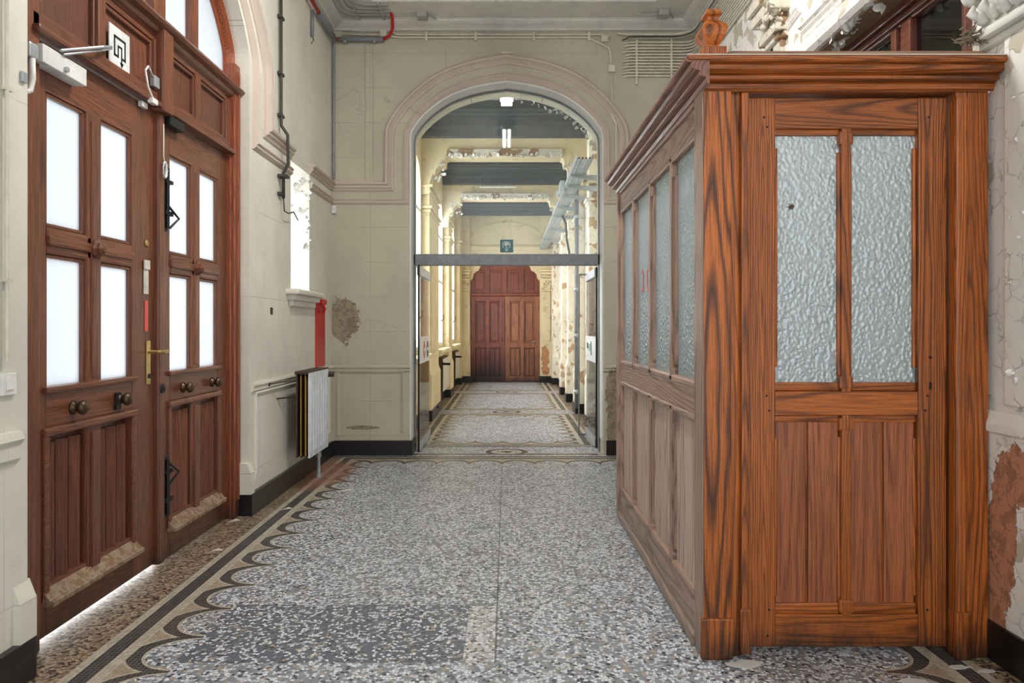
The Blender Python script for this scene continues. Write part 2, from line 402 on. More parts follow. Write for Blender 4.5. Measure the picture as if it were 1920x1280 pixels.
# ------------------------------------------------------------------ mesh helpers
class MB:
    def __init__(s): s.b = bmesh.new()
    def box(s, x0, x1, y0, y1, z0, z1, bev=0):
        if x0 > x1: x0, x1 = x1, x0
        if y0 > y1: y0, y1 = y1, y0
        if z0 > z1: z0, z1 = z1, z0
        r = bmesh.ops.create_cube(s.b, size=1)
        vs = r['verts']
        for v in vs:
            v.co = Vector(((x0+x1)/2 + v.co.x*(x1-x0), (y0+y1)/2 + v.co.y*(y1-y0), (z0+z1)/2 + v.co.z*(z1-z0)))
        if bev:
            es = list({e for v in vs for e in v.link_edges})
            bmesh.ops.bevel(s.b, geom=es, offset=min(bev, (x1-x0)/2.5, (y1-y0)/2.5, (z1-z0)/2.5), segments=2, affect='EDGES', profile=.6)
        return s
    def loft(s, rings, closed=True, caps=True):
        vr = [[s.b.verts.new(p) for p in r] for r in rings]
        n = len(rings[0])
        for a, b in zip(vr, vr[1:]):
            for i in range(n if closed else n-1):
                j = (i+1) % n
                try: s.b.faces.new((a[i], a[j], b[j], b[i]))
                except ValueError: pass
        if caps and closed:
            for r in (vr[0], vr[-1]):
                try: s.b.faces.new(r)
                except ValueError: pass
        return s
    def tube(s, pts, r, seg=8, caps=True):
        pts = [Vector(p) for p in pts]; rings = []
        up = None
        for i, p in enumerate(pts):
            d = ((pts[min(i+1, len(pts)-1)] - p).normalized() + (p - pts[max(i-1, 0)]).normalized())
            d = d.normalized() if d.length > 1e-6 else Vector((0, 0, 1))
            if up is None:
                up = Vector((0, 0, 1)) if abs(d.z) < .9 else Vector((1, 0, 0))
            a = d.cross(up)
            if a.length < 1e-4: a = d.cross(Vector((.3, 1, .2)))
            a.normalize(); b = a.cross(d).normalized(); up = b
            rr = r[i] if isinstance(r, (list, tuple)) else r
            rings.append([p + (a*math.cos(k*2*PI/seg) + b*math.sin(k*2*PI/seg))*rr for k in range(seg)])
        return s.loft(rings, True, caps)
    def prism(s, poly, d0, d1, f):
        """poly: 2-D outline, f(u, v, d) -> 3-D"""
        tris = tessellate_polygon([[Vector((u, v, 0)) for u, v in poly]])
        A = [s.b.verts.new(f(u, v, d0)) for u, v in poly]; B = [s.b.verts.new(f(u, v, d1)) for u, v in poly]
        for t3 in tris:
            for vv in ([A[i] for i in t3], [B[i] for i in t3]):
                try: s.b.faces.new(vv)
                except ValueError: pass
        n = len(poly)
        for i in range(n):
            j = (i+1) % n
            try: s.b.faces.new((A[i], A[j], B[j], B[i]))
            except ValueError: pass
        return s
    def slab(s, outer, holes, d0, d1, f):
        loops = [outer] + list(holes)
        flat = [p for l in loops for p in l]
        tris = tessellate_polygon([[Vector((u, v, 0)) for u, v in l] for l in loops])
        A = [s.b.verts.new(f(u, v, d0)) for u, v in flat]; B = [s.b.verts.new(f(u, v, d1)) for u, v in flat]
        for t3 in tris:
            for vv in ([A[i] for i in t3], [B[i] for i in t3]):
                try: s.b.faces.new(vv)
                except ValueError: pass
        k = 0
        for l in loops:
            n = len(l)
            for i in range(n):
                a, b = k+i, k+(i+1) % n
                try: s.b.faces.new((A[a], A[b], B[b], B[a]))
                except ValueError: pass
            k += n
        return s
    def sweep(s, path, prof, f, closed=False):
        """path in 2-D, prof list of (inward offset, projection) walked along it with mitred corners"""
        n = len(path); rings = []
        for i, (u, v) in enumerate(path):
            a = path[i-1] if i else path[i]; b = path[i+1] if i < n-1 else path[i]
            d1 = Vector((u-a[0], v-a[1])); d2 = Vector((b[0]-u, b[1]-v))
            if d1.length < 1e-7: d1 = d2
            if d2.length < 1e-7: d2 = d1
            d1.normalize(); d2.normalize()
            n1 = Vector((d1.y, -d1.x)); n2 = Vector((d2.y, -d2.x)); m = (n1+n2).normalized()
            k = 1/max(.35, m.dot(n1))
            rings.append([f(u + m.x*o*k, v + m.y*o*k, p) for o, p in prof])
        return s.loft(rings, True, True)
    def lathe(s, prof, c, seg=16, axis='z', sq=None):
        rings = []
        for r, h in prof:
            ring = []
            for k in range(seg):
                a = 2*PI*k/seg + (PI/4 if seg == 4 else 0)
                rx = r*(1.4142 if seg == 4 else 1)
                p = (rx*math.cos(a), rx*math.sin(a)*(sq or 1), h)
                if axis == 'z': q = p
                elif axis == 'x': q = (p[2], p[0], p[1])
                else: q = (p[0], p[2], p[1])
                ring.append(Vector(c) + Vector(q))
            rings.append(ring)
        return s.loft(rings)
    def build(s, name, mat, parent=None, smooth=False):
        bmesh.ops.remove_doubles(s.b, verts=s.b.verts, dist=1e-6)
        bmesh.ops.recalc_face_normals(s.b, faces=s.b.faces)
        me = bpy.data.meshes.new(name); s.b.to_mesh(me); s.b.free()
        if smooth:
            for p in me.polygons: p.use_smooth = True
        me.materials.append(M[mat] if isinstance(mat, str) else mat)
        o = bpy.data.objects.new(name, me); COL.objects.link(o)
        if parent is not None:
            o.parent = parent; o.matrix_parent_inverse = Matrix.Translation(parent.location).inverted() if parent.parent is None else parent.matrix_parent_inverse.copy()
            if parent.parent is not None: o.matrix_parent_inverse = Matrix.Identity(4)
        return o

def tag(o, label, cat, group=None, kind=None):
    o['label'] = label; o['category'] = cat
    if group: o['group'] = group
    if kind: o['kind'] = kind
    return o
def empty(name, loc, label, cat, group=None, kind=None):
    o = bpy.data.objects.new(name, None); o.location = loc; o.empty_display_size = .1; COL.objects.link(o)
    return tag(o, label, cat, group, kind)
def struct(o, label, cat, group=None): return tag(o, label, cat, group, 'structure')
def B(*a, bev=0): return MB().box(*a, bev=bev)

XL, XR, YB = -1.81, 1.95, 7.62
fL = lambda x0: (lambda u, v, d: Vector((x0 + d, u, v)))           # plane facing +X
fR = lambda x0: (lambda u, v, d: Vector((x0 - d, u, v)))           # plane facing -X
fB = lambda y0: (lambda u, v, d: Vector((u, y0 - d, v)))           # plane facing -Y

BASE = [(0, 1), (.03, .994), (.08, .955), (.15, .885), (.25, .786), (.38, .67), (.50, .55)]
def arch(cx, half, spring, h, n=18):
    """four-centred arch from the right springing over the apex to the left, as (u, v)"""
    ctrl = [(1, 0), (.990, .13), (.945, .26), (.865, .42), (.740, .60), (.581, .765), (.375, .890), (.19, .955), (0, 1.0)]
    pts = []
    for i in range(len(ctrl)-1):
        p0 = ctrl[max(i-1, 0)]; p1 = ctrl[i]; p2 = ctrl[i+1]; p3 = ctrl[min(i+2, len(ctrl)-1)]
        if i == 0: p0 = (1, -.13)
        for k in range(3):
            q = k/3
            pts.append(tuple(.5*((2*p1[j]) + (-p0[j]+p2[j])*q + (2*p0[j]-5*p1[j]+4*p2[j]-p3[j])*q*q + (-p0[j]+3*p1[j]-3*p2[j]+p3[j])*q**3) for j in (0, 1)))
    pts.append((0, 1.0))
    r = [(cx + a*half, spring + b*h) for a, b in pts]
    l = [(cx - a*half, spring + b*h) for a, b in reversed(pts[:-1])]
    return r + l

# ------------------------------------------------------------------ shell of the hall
struct(MB().box(-2.05, 2.6, -1.2, 18.1, -.12, 0).build('floor', 'floor'), 'grey terrazzo floor with scalloped black mosaic border', 'floor')
struct(MB().box(-6, -2.05, -1.5, 9.5, -.14, -.02).build('ground_outside', 'stone'), 'pale paving outside, glimpsed under the entrance door', 'ground')

DY = 4.06
opening = [(DY+1.12, 0)] + arch(DY, 1.12, 3.15, .72) + [(DY-1.28, 3.15), (DY-1.28, 0)]
opening = [(DY+1.12, -.01)] + [(p[0] if p[0] > DY else DY-(DY-p[0])*1.28/1.12, p[1]) for p in arch(DY, 1.12, 3.15, .72)] + [(DY-1.28, -.01)]
lancet = [(6.75, 1.63), (6.75, 2.72), (6.17, 2.72), (6.17, 1.63)]
struct(MB().slab([(-1.2, -.01), (YB+.5, -.01), (YB+.5, 4.6), (-1.2, 4.6)][::-1], [opening, lancet], 0, -.42, fL(XL)).build('wall_left', 'cream_left'),
       'cream painted left wall around the entrance and the narrow window', 'wall')
hole = [(1.0, -.01)] + arch(0, 1.0, 3.27, .60) + [(-1.0, -.01)]
struct(MB().slab([(XL-.4, -.01), (XR+.3, -.01), (XR+.3, 4.6), (XL-.4, 4.6)], [hole], 0, -.53, fB(YB)).build('wall_back', 'cream_back'),
       'cream back wall pierced by the wide pointed arch', 'wall')
rdoor = [(5.0, -.01), (5.0, 3.06), (3.08, 3.06), (3.08, -.01)]
struct(MB().slab([(-1.2, -.01), (YB+.5, -.01), (YB+.5, 4.6), (-1.2, 4.6)], [rdoor], 0, -.42, fR(XR)).build('wall_right', 'cream_right'),
       'peeling off-white right wall behind the wooden booth', 'wall')
struct(B(-2.3, 2.4, -1.2, YB+.5, 4.47, 4.6).build('ceiling', 'ceil'), 'grey-white plaster ceiling of the entrance hall', 'ceiling')

# white inner lining of the arch
path = [(-1.0, .155)] + arch(0, 1.0, 3.27, .60)[::-1] + [(1.0, .155)]
struct(MB().sweep(path, [(-.004, 0.002), (.012, 0.002), (.012, -.20), (-.004, -.20)], fB(YB)).build('trim_1', 'white_reveal'), 'white painted lining edge inside the pointed arch', 'trim')
path = [(-.988, .155)] + arch(0, .985, 3.27, .585)[::-1] + [(.988, .155)]
struct(MB().sweep(path, [(-.004, -.22), (.010, -.22), (.010, -.26), (-.004, -.26)], fB(YB)).build('trim_2', 'beam'), 'slim grey metal frame line around the arch glazing', 'trim')

# string courses and arch mouldings
prof_o = [(0, 0), (0, .035), (.018, .055), (.034, .050), (.045, .030), (.062, .038), (.078, .020), (.095, .012), (.10, 0)]
prof_i = [(0, 0), (0, .022), (.016, .034), (.030, .020), (.045, .026), (.062, .010), (.066, 0)]
po = [(XL, 2.83), (-1.265, 2.83)] + arch(0, 1.265, 3.276, .867)[::-1] + [(1.265, 2.83), (XR, 2.83)]
pi_ = [(XL, 2.657), (-1.07, 2.657)] + arch(0, 1.07, 3.27, .685)[::-1] + [(1.07, 2.657), (XR, 2.657)]
struct(MB().sweep(po, prof_o, fB(YB)).build('trim_3', 'pink'), 'outer faded pink moulding running over the pointed arch', 'trim')
struct(MB().sweep(pi_, prof_i, fB(YB)).build('trim_4', 'pink'), 'inner faded pink moulding around the pointed arch', 'trim')
def lside(path, prof, name, mat, label):
    f = lambda u, v, d: Vector((XL + d, -u, v))
    return struct(MB().sweep([(-y, z) for y, z in path], prof, f).build(name, mat), label, 'trim')
aro = arch(DY, 1.50, 3.15, .98); ari = arch(DY, 1.24, 3.15, .80)
# path walked so that the opening lies on the inward side (u = -y: near end is +u)
lo = [(YB, 2.83), (6.76, 2.83)]
lside([(YB, 2.83), (6.76, 2.83)], prof_o, 'trim_5', 'pink', 'upper pink string course between narrow window and corner')
lside([(6.16, 2.83), (5.56, 2.83)] + aro + [(2.56, 2.83), (2.3, 2.83)], prof_o, 'trim_6', 'pink', 'outer pink moulding arching over the entrance doors')
lside([(YB, 2.657), (6.76, 2.657)], prof_i, 'trim_7', 'pink', 'lower pink string course between narrow window and corner')
lside([(6.16, 2.657), (5.30, 2.657)] + ari + [(2.80, 2.657), (2.3, 2.657)], prof_i, 'trim_8', 'pink', 'inner pink moulding arching over the entrance doors')

# chair rails, dado panels
rail = [(0, 0), (0, .022), (.02, .03), (.04, .018), (.06, .018), (.07, 0)]
struct(MB().sweep([(XL, .93), (-1.0, .93)], rail, fB(YB)).build('trim_9', 'cream_back'), 'cream chair rail on the back wall left of the arch', 'trim')
struct(MB().sweep([(1.0, .93), (XR, .93)], rail, fB(YB)).build('trim_10', 'cream_back'), 'cream chair rail on the back wall beside the booth', 'trim')
lside([(YB, .93), (5.21, .93)], rail, 'trim_11', 'cream_left', 'cream chair rail above the radiator')
lside([(2.72, .94), (1.2, .94)], [(0, 0), (0, .02), (.03, .03), (.05, .016), (.10, .016), (.12, 0)], 'trim_12', 'cream_left', 'cream chair rail on the wall under the light switch')
dado = [(0, 0), (0, .012), (.012, .018), (.03, .008), (.04, 0)]
struct(MB().sweep([(-1.76, .20), (-1.76, .88), (-1.06, .88), (-1.06, .24)], dado, fB(YB)).build('trim_13', 'cream_back'), 'raised dado panel frame on the back wall', 'trim')
lside([(7.5, .25), (7.5, .86), (5.28, .86), (5.28, .30), (5.22, .22)][::-1][::-1], dado, 'trim_14', 'cream_left', 'raised dado panel frame behind the radiator')

# skirtings
def base(name, x0, x1, y0, y1, label): struct(B(x0, x1, y0, y1, 0, .154, bev=.004).build(name, 'black_base'), label, 'baseboard')
base('baseboard_left', XL-.1, XL+.03, 5.15, YB-.03, 'worn black skirting under the radiator on the left wall')
base('baseboard_left_near', XL-.1, XL+.03, 1.0, 2.79, 'black skirting at the near side of the entrance door')
base('baseboard_back', XL+.03, -.97, YB-.03, YB+.2, 'black skirting on the back wall left of the arch')
base('baseboard_back_right', 1.03, XR, YB-.03, YB+.2, 'black skirting on the back wall behind the booth')
base('baseboard_right', XR-.03, XR+.1, 1.0, 3.04, 'black skirting of the right wall beside the booth')
# chamfered foot at each side of the entrance
for (ya, yb, lab, nm) in ((2.70, 2.795, 'cream plinth stop on the near jamb of the entrance', 'trim_15'), (5.135, 5.21, 'cream plinth stop on the far jamb of the entrance', 'trim_16')):
    yc = (ya+yb)/2
    m = MB(); m.loft([[(XL-.09, ya, z), (XL+e, ya, z), (XL+e, yb, z), (XL-.09, yb, z)] for z, e in ((.154, .026), (.30, .026), (.36, .002), (.37, -.001))])
    struct(m.build(nm, 'cream_left'), lab, 'trim')
# right wall: chair rail, pilaster strips
f = lambda u, v, d: Vector((XR - d, u, v))
struct(MB().sweep([(1.4, .99), (3.02, .99)], [(0, 0), (0, .014), (.05, .035), (.08, .035), (.09, .02), (.16, .016), (.17, 0)], f).build('trim_17', 'cream_right'), 'off-white chair rail stepping out right of the booth', 'trim')
struct(MB().box(XR-.016, XR, 1.4, 3.02, .154, .83).build('trim_18', 'cream_right'), 'off-white dado with large brown peeled patches', 'trim')
struct(MB().box(XR-.018, XR, 2.55, 2.86, 1.02, 2.45, bev=.006).build('trim_19', 'cream_right'), 'raised pilaster strip under the plaster capital', 'trim')

# ceiling cornice
def cornice(name, path, f, label, prof):
    struct(MB().sweep(path, prof, f).build(name, 'ceil'), label, 'cornice')
cp = [(0, 0), (0, .17), (.028, .17), (.032, .155), (.042, .15), (.058, .115), (.064, .09), (.070, .095), (.084, .05), (.094, .04), (.098, 0)]
cornice('trim_20', [(XL, 4.48), (XR, 4.48)], fB(YB), 'grey-white moulded cornice along the back wall', cp)
cornice('trim_21', [(1.0, 4.48), (YB, 4.48)][::1], (lambda u, v, d: Vector((XL + d, u, v))), 'grey-white cornice along the left wall', cp)
cornice('trim_22', [(1.0, 4.48), (YB, 4.48)], (lambda u, v, d: Vector((XR - d, u, v))), 'grey-white cornice along the right wall', cp)
fr = MB().slab([(-1.95, -.9), (1.95, -.9), (1.95, YB), (-1.95, YB)], [[(-1.30, -.5), (1.44, -.5), (1.44, 7.08), (-1.30, 7.08)]], 4.455, 4.475, lambda u, v, d: Vector((u, v, d)))
struct(fr.build('trim_23', 'ceil'), 'flat grey border of the hall ceiling', 'trim')

# ------------------------------------------------------------------ lancet window
struct(B(-2.20, -2.185, 6.12, 6.80, 1.60, 2.75).build('window_1', 'wpane'), 'bright narrow window set deep in the left wall', 'window')
m = MB(); m.box(-1.86, -1.70, 6.03, 6.92, 1.595, 1.64, bev=.018); m.box(-1.84, -1.74, 6.08, 6.87, 1.55, 1.597, bev=.012); m.box(-1.82, -1.77, 6.12, 6.83, 1.50, 1.552, bev=.008)
struct(m.build('windowsill', 'cream_left'), 'rounded cream plaster sill under the narrow window', 'windowsill')
def flakes(name, pts, mat, label, size=.05, seed=1, nrm=(0, 0, 1)):
    """curled scales of paint hanging from a surface"""
    rr = random.Random(seed); m = MB()
    for p in pts:
        s_ = size*rr.uniform(.4, 1.3); a = rr.uniform(0, 2*PI); n = Vector(nrm).normalized()
        t1 = n.cross(Vector((.2, .3, 1))).normalized(); t2 = n.cross(t1)
        d1 = t1*math.cos(a) + t2*math.sin(a); d2 = n.cross(d1)
        rows = []
        cu = rr.uniform(.5, 1.5)
        for k in range(5):
            q = k/4; wv = s_*(.55 - .35*abs(q-.4)) * rr.uniform(.7, 1.2)
            c = Vector(p) + d1*s_*q*math.cos(q*cu) + n*s_*.9*q*math.sin(q*cu)
            rows.append([c - d2*wv, c + d2*wv*.2 + n*.004, c + d2*wv, c + d2*wv*.2 + n*.0055, ])
        m.loft(rows)
    return tag(m.build(name, mat), label, 'peeling paint', None, 'stuff')
rr = random.Random(3)
flakes('peeling_paint', [(rr.uniform(-1.98, -1.82), rr.choice((6.74, 6.20+rr.random()*.5)), 2.70-rr.random()*.25 if rr.random() < .6 else rr.uniform(1.9, 2.6)) for _ in range(0)] +
       [(rr.uniform(-2.0, -1.82), 6.74, rr.uniform(2.35, 2.70)) for _ in range(16)] + [(-1.815, 6.73, rr.uniform(1.95, 2.70)) for _ in range(14)],
       'white_reveal', 'white paint curling off the head of the narrow window', .045, 5, (0, -1, 0))

# ------------------------------------------------------------------ entrance doors (left), leaves face +X at x = -1.93
XD = -1.93
def entrance_leaf(name, ya, yb, hinge_far, label):
    d = empty(name, (XD, (ya+yb)/2, 0), label, 'door', None, 'structure')
    st = .115 if not hinge_far else .115
    # frame: stiles, rails, mullion, crossbars
    gy0, gy1 = ya+.075 if not hinge_far else ya+.115, yb-.23 if not hinge_far else yb-.165
    mid = (gy0+gy1)/2; fx0, fx1 = XD-.05, XD
    m = MB()
    zb = .01 if hinge_far else .028
    for q0, q1 in ((ya, gy0), (gy1, yb)): MB().box(fx0, fx1, q0, q1, zb, 2.51, bev=.006).build('stile', 'oz', d)
    m = MB()
    for q0, q1 in ((2.31, 2.51), (.90, 1.055), (zb, .165)): MB().box(fx0, fx1, gy0, gy1, q0, q1, bev=.004).build('rail', 'oy', d)
    m = MB(); m.box(fx0, fx1+.004, mid-.062, mid+.062, 1.05, 2.32, bev=.012); m.box(fx0, fx1+.012, mid-.03, mid+.03, 1.09, 2.28, bev=.01)
    m.build('mullion', 'oz', d)
    m = MB(); m.box(fx0, fx1+.004, gy0, gy1, 1.63, 1.745, bev=.014); m.box(fx0, fx1+.016, gy0, gy1, 1.665, 1.71, bev=.012)
    m.build('crossbar', 'oy', d)
    MB().lathe([(.045, 0), (.045, .012), (.03, .02), (.032, .03), (.012, .042), (0, .043)], (fx1+.012, mid, 1.688), 8, 'x').build('rosette', 'oz', d)
    # glazing beads
    m = MB()
    for y0, y1 in ((gy0, mid-.062), (mid+.062, gy1)):
        for z0, z1 in ((1.055, 1.63), (1.745, 2.31)):
            for b in ((y0, y0+.016, z0, z1), (y1-.016, y1, z0, z1), (y0, y1, z0, z0+.016), (y0, y1, z1-.016, z1)):
                m.box(fx0+.01, fx1-.006, *b, bev=.005)
    m.build('glazing_bead', 'oz', d)
    m = MB(); m.box(fx0, fx1+.022, gy0-.03, gy1+.03, 1.045, 1.072, bev=.009); m.build('glazing_sill', 'oy', d)
    for y0, y1 in ((gy0, mid-.06), (mid+.06, gy1)):
        for z0, z1 in ((1.05, 1.64), (1.74, 2.32)):
            MB().box(fx0+.022, fx0+.028, y0, y1, z0, z1).build('glass_pane', 'pane', d)
    # lower linenfold panels
    m = MB(); m.box(fx0, fx1+.006, mid-.06, mid+.06, .17, .89, bev=.014); m.box(fx1, fx1+.016, mid-.035, mid+.035, .21, .84, bev=.01)
    m.build('mullion', 'oz', d)
    m = MB(); m.box(fx0, fx1+.02, gy0-.035, gy1+.035, .865, .90, bev=.01); m.box(fx0, fx1+.012, gy0-.03, gy0+.01, .17, .87, bev=.008); m.box(fx0, fx1+.012, gy1-.01, gy1+.03, .17, .87, bev=.008)
    m.build('panel_moulding', 'oy', d)
    for y0, y1 in ((gy0+.01, mid-.058), (mid+.058, gy1-.01)):
        w_ = y1-y0; pr = []
        N = 3
        for k in range(N):
            a = y0 + w_*k/N; ww = w_/N
            for q, h in ((0, 0), (.06, .014), (.2, .020), (.34, .026), (.5, .030), (.66, .026), (.8, .020), (.94, .014), (1, 0)):
                pr.append((a + ww*q, h))
        poly = [(p[0], fx0+.002 + p[1]*1.45) for p in pr]
        poly = [(y0, fx0)] + poly + [(y1, fx0)]
        MB().box(fx0, fx1+.001, y0, y1, .226, .244, bev=.004).build('panel_bead', 'oy', d)
        MB().prism(poly, .240, .835, lambda u, v, dd: Vector((v, u, dd))).box(fx0, fx0+.012, y0, y1, .835, .87).build('linenfold_panel', 'opan', d)
    m = MB(); m.loft([[(fx0, y, .160), (fx1+.050, y, .160), (fx1+.052, y, .178), (fx1+.042, y, .184), (fx1+.036, y, .183), (fx1-.002, y, .228), (fx0, y, .232)] for y in (gy0-.03, gy1+.03)])
    m.build('weather_board', 'dust', d)
    for yk, zk in ((gy0+.19 if not hinge_far else gy0+.17, .965), (gy1-.13 if not hinge_far else gy1-.10, .965)):
        MB().lathe([(.032, 0), (.032, .008), (.018, .014), (.020, .028), (.031, .036), (.033, .048), (.022, .062), (0, .066)], (fx1, yk, zk), 14, 'x').build('knob', 'bronze', d, True)
    return d, gy0, gy1
d1, a0, a1 = entrance_leaf('door_1', 3.01, 4.02, False, 'near leaf of the brown glazed entrance door, with brass handle')
d2, b0, b1 = entrance_leaf('door_2', 4.10, 5.08, True, 'far leaf of the brown glazed entrance door, with black bolts')
# door furniture
pl = B(XD, XD+.008, 3.935, 3.975, 1.015, 1.25, bev=.003).build('lock_plate', 'brass', d1)
m = MB(); m.tube([(XD+.005, 3.955, 1.19), (XD+.055, 3.955, 1.19), (XD+.062, 3.965, 1.19), (XD+.066, 4.0, 1.188), (XD+.064, 4.06, 1.192)], [.010, .009, .010, .012, .009], 10); m.build('lever', 'brass', pl)
MB().lathe([(.013, 0), (.013, .006), (0, .007)], (XD+.007, 3.955, 1.06), 12, 'x').build('keyhole', 'black', pl)
MB().lathe([(.018, 0), (.020, .004), (.014, .008), (0, .009)], (XD, 3.94, 1.77), 14, 'x').build('lock_rosette', 'brass', d1)
m = MB(); m.box(XD+.002, XD+.006, 3.905, 3.955, 1.50, 1.63); m.box(XD+.004, XD+.014, 3.90, 3.96, 1.63, 1.68, bev=.006); m.box(XD+.006, XD+.008, 3.915, 3.945, 1.52, 1.60)
tag(m.build('paper_tag', 'paper'), 'curled printed paper tag taped to the near door stile', 'tag')
tag(B(XD+.001, XD+.003, 3.92, 3.955, 1.30, 1.465).build('sticker', 'sticker'), 'torn pink-red sticker above the brass door handle', 'sticker')
m = MB(); m.box(XD, XD+.012, 3.62, 3.665, .915, 1.0, bev=.003); m.box(XD+.012, XD+.03, 3.60, 3.63, .95, .965); m.build('latch', 'black', d1)
for z0, z1, nm in ((1.86, 2.23, 'upper'), (.25, .60, 'lower')):
    m = MB(); m.box(XD+.004, XD+.022, 4.105, 4.15, z0, z1, bev=.004)
    m.tube([(XD+.03, 4.128, z0+.02), (XD+.03, 4.128, z1-.02)], .010, 8)
    zc = z1-.1 if nm == 'lower' else z0+.08
    m.tube([(XD+.03, 4.14, zc+.06), (XD+.06, 4.20, zc), (XD+.03, 4.15, zc-.06)], .007, 6)
    m.box(XD+.004, XD+.035, 4.105, 4.19, z0+.09, z0+.115, bev=.003); m.box(XD+.004, XD+.035, 4.105, 4.19, z1-.10+(.0), z1-.08, bev=.003)
    m.build('bolt', 'black', d2)
B(XD-.02, XD+.03, 4.025, 4.095, .02, 2.50, bev=.012).build('meeting_strip', 'oz', d2)
for zz in (1.05,): MB().lathe([(.028, 0), (.026, .008), (.012, .012), (0, .014)], (XD+.03, 4.06, .985), 12, 'x').build('escutcheon', 'black', d2)
for zz in (.4, 1.3, 2.2): MB().tube([(XD+.008, 5.085, zz-.045), (XD+.008, 5.085, zz+.045)], .010, 8).build('hinge', 'black', d2)

# door frame, transom panels, cornice bar and fanlight
m = MB(); m.box(-2.0, -1.875, 5.085, 5.185, 0, 3.15, bev=.01); m.box(-2.0, -1.90, 5.07, 5.10, 0, 2.52, bev=.008); m.box(-1.90, -1.862, 5.125, 5.155, .12, 3.1, bev=.01)
struct(m.build('door_frame', 'ofr'), 'orange-brown far post of the entrance door frame', 'door frame')
m = MB(); m.box(-2.0, -1.90, 2.79, 3.0, 0, 3.15, bev=.01)
struct(m.build('door_frame', 'oz'), 'dark near post of the entrance door frame', 'door frame')
tr = empty('transom', (XD, DY, 2.52), 'panelled brown transom above the entrance door leaves', 'transom', None, 'structure')
m = MB(); m.box(-1.97, -1.90, 2.95, 5.12, 2.515, 2.60, bev=.006); m.box(-1.92, -1.872, 2.95, 5.12, 2.515, 2.545, bev=.012); m.build('rail', 'oy', tr)
m = MB()
ups = [2.95, 3.50, 4.00, 4.58, 5.08]
for yv, hw in ((2.97, .05), (3.47, .035), (4.06, .075), (4.56, .035), (5.06, .05)): m.box(-1.96, -1.905, yv-hw, yv+hw, 2.59, 2.89, bev=.01)
m.build('upright', 'oz', tr)
for y0, y1 in ((3.02, 3.435), (3.505, 3.985), (4.135, 4.525), (4.595, 5.01)):
    m = MB(); m.box(-1.955, -1.94, y0-.01, y1+.01, 2.59, 2.89)
    for b in ((y0, y0+.02, 2.60, 2.87), (y1-.02, y1, 2.60, 2.87), (y0, y1, 2.60, 2.62), (y0, y1, 2.85, 2.87)): m.box(-1.95, -1.918, *b, bev=.008)
    m.build('panel', 'opan', tr)
m = MB(); m.sweep([(2.9, 2.985), (5.17, 2.985)], [(0, 0), (0, .10), (.02, .115), (.035, .10), (.045, .07), (.065, .06), (.08, .035), (.105, .03), (.11, 0)], fL(-1.95)); m.build('cornice', 'oy', tr)
B(-1.96, -1.86, 4.0, 4.12, 2.50, 2.95, bev=.014).build('centre_post', 'oz', tr)
fan = empty('window_2', (XD, DY, 3.0), 'arched fanlight of bright panes above the entrance doors', 'window', None, 'structure')
fa = arch(DY, 1.12, 3.15, .72)
m = MB(); m.sweep([(-y, z) for y, z in ([(5.18, 2.98)] + fa + [(2.94, 2.98)])], [(0, 0), (0, .08), (.03, .10), (.05, .08), (.06, .05), (.10, .05), (.10, 0)], lambda u, v, d: Vector((-2.0 + d, -u, v))); m.build('arched_frame', 'ofr', fan)
m = MB()
for yv, hw, zt in ((4.06, .07, 3.82), (4.53, .04, 3.75), (3.47, .04, 3.70)): m.box(-1.98, -1.91, yv-hw, yv+hw, 2.98, zt, bev=.012)
m.box(-1.98, -1.90, 3.0, 5.12, 2.97, 3.04, bev=.01); m.build('glazing_bar', 'oz', fan)
MB().prism([(5.12, 3.0)] + arch(DY, 1.06, 3.15, .68) + [(3.0, 3.0)], 0, .006, lambda u, v, d: Vector((-1.965 + d, u, v))).build('glass_pane', 'pane', fan)

# things on the door
cl = empty('door_closer', (-1.90, 3.1, 2.42), 'white overhead door closer on the near entrance leaf', 'door closer')
B(XD, -1.865, 2.96, 3.27, 2.39, 2.465, bev=.004).build('body', 'white', cl)
m = MB(); m.tube([(-1.86, 3.07, 2.475), (-1.80, 3.28, 2.57), (-1.88, 3.50, 2.655)], .007, 6); m.tube([(-1.86, 3.09, 2.465), (-1.81, 3.29, 2.56), (-1.88, 3.50, 2.645)], .006, 6); m.build('arm', 'galv', cl)
MB().lathe([(.012, 0), (.012, .012), (0, .014)], (-1.865, 3.11, 2.41), 10, 'x').build('screw', 'galv', cl)
sg = empty('exit_sign', (-1.905, 3.62, 2.68), 'white square sign with black outlined box and down arrow', 'sign')
B(-1.908, -1.903, 3.525, 3.715, 2.575, 2.785).build('plate', 'signwhite', sg)
m = MB()
for b in ((3.565, 3.675, 2.730, 2.742), (3.565, 3.577, 2.640, 2.742), (3.663, 3.675, 2.640, 2.742), (3.565, 3.600, 2.640, 2.652), (3.640, 3.675, 2.640, 2.652), (3.600, 3.610, 2.640, 2.70), (3.632, 3.642, 2.61, 2.70), (3.600, 3.642, 2.692, 2.702)):
    m.box(-1.9035, -1.9015, *b)
m.prism([(3.62, 2.625), (3.656, 2.625), (3.638, 2.60)], 0, .002, lambda u, v, d: Vector((-1.9035+d, u, v)))
m.build('arrow_symbol', 'signblack', sg)
jb = empty('door_junction_box', (-1.88, 2.88, 2.42), 'small grey box with curled white cable beside door closer', 'junction box')
B(XD+.02, -1.86, 2.87, 2.93, 2.38, 2.44, bev=.008).build('box', 'galv', jb)
MB().tube([(-1.87, 2.90, 2.38), (-1.868, 2.90, 2.30), (-1.868, 2.885, 2.25), (-1.868, 2.86, 2.235), (-1.868, 2.83, 2.25)], .012, 8).build('cable', 'white', jb, True)
sn = empty('door_contact', (-1.88, 3.94, 2.55), 'white contact sensor with looped cable above leaf joint', 'sensor')
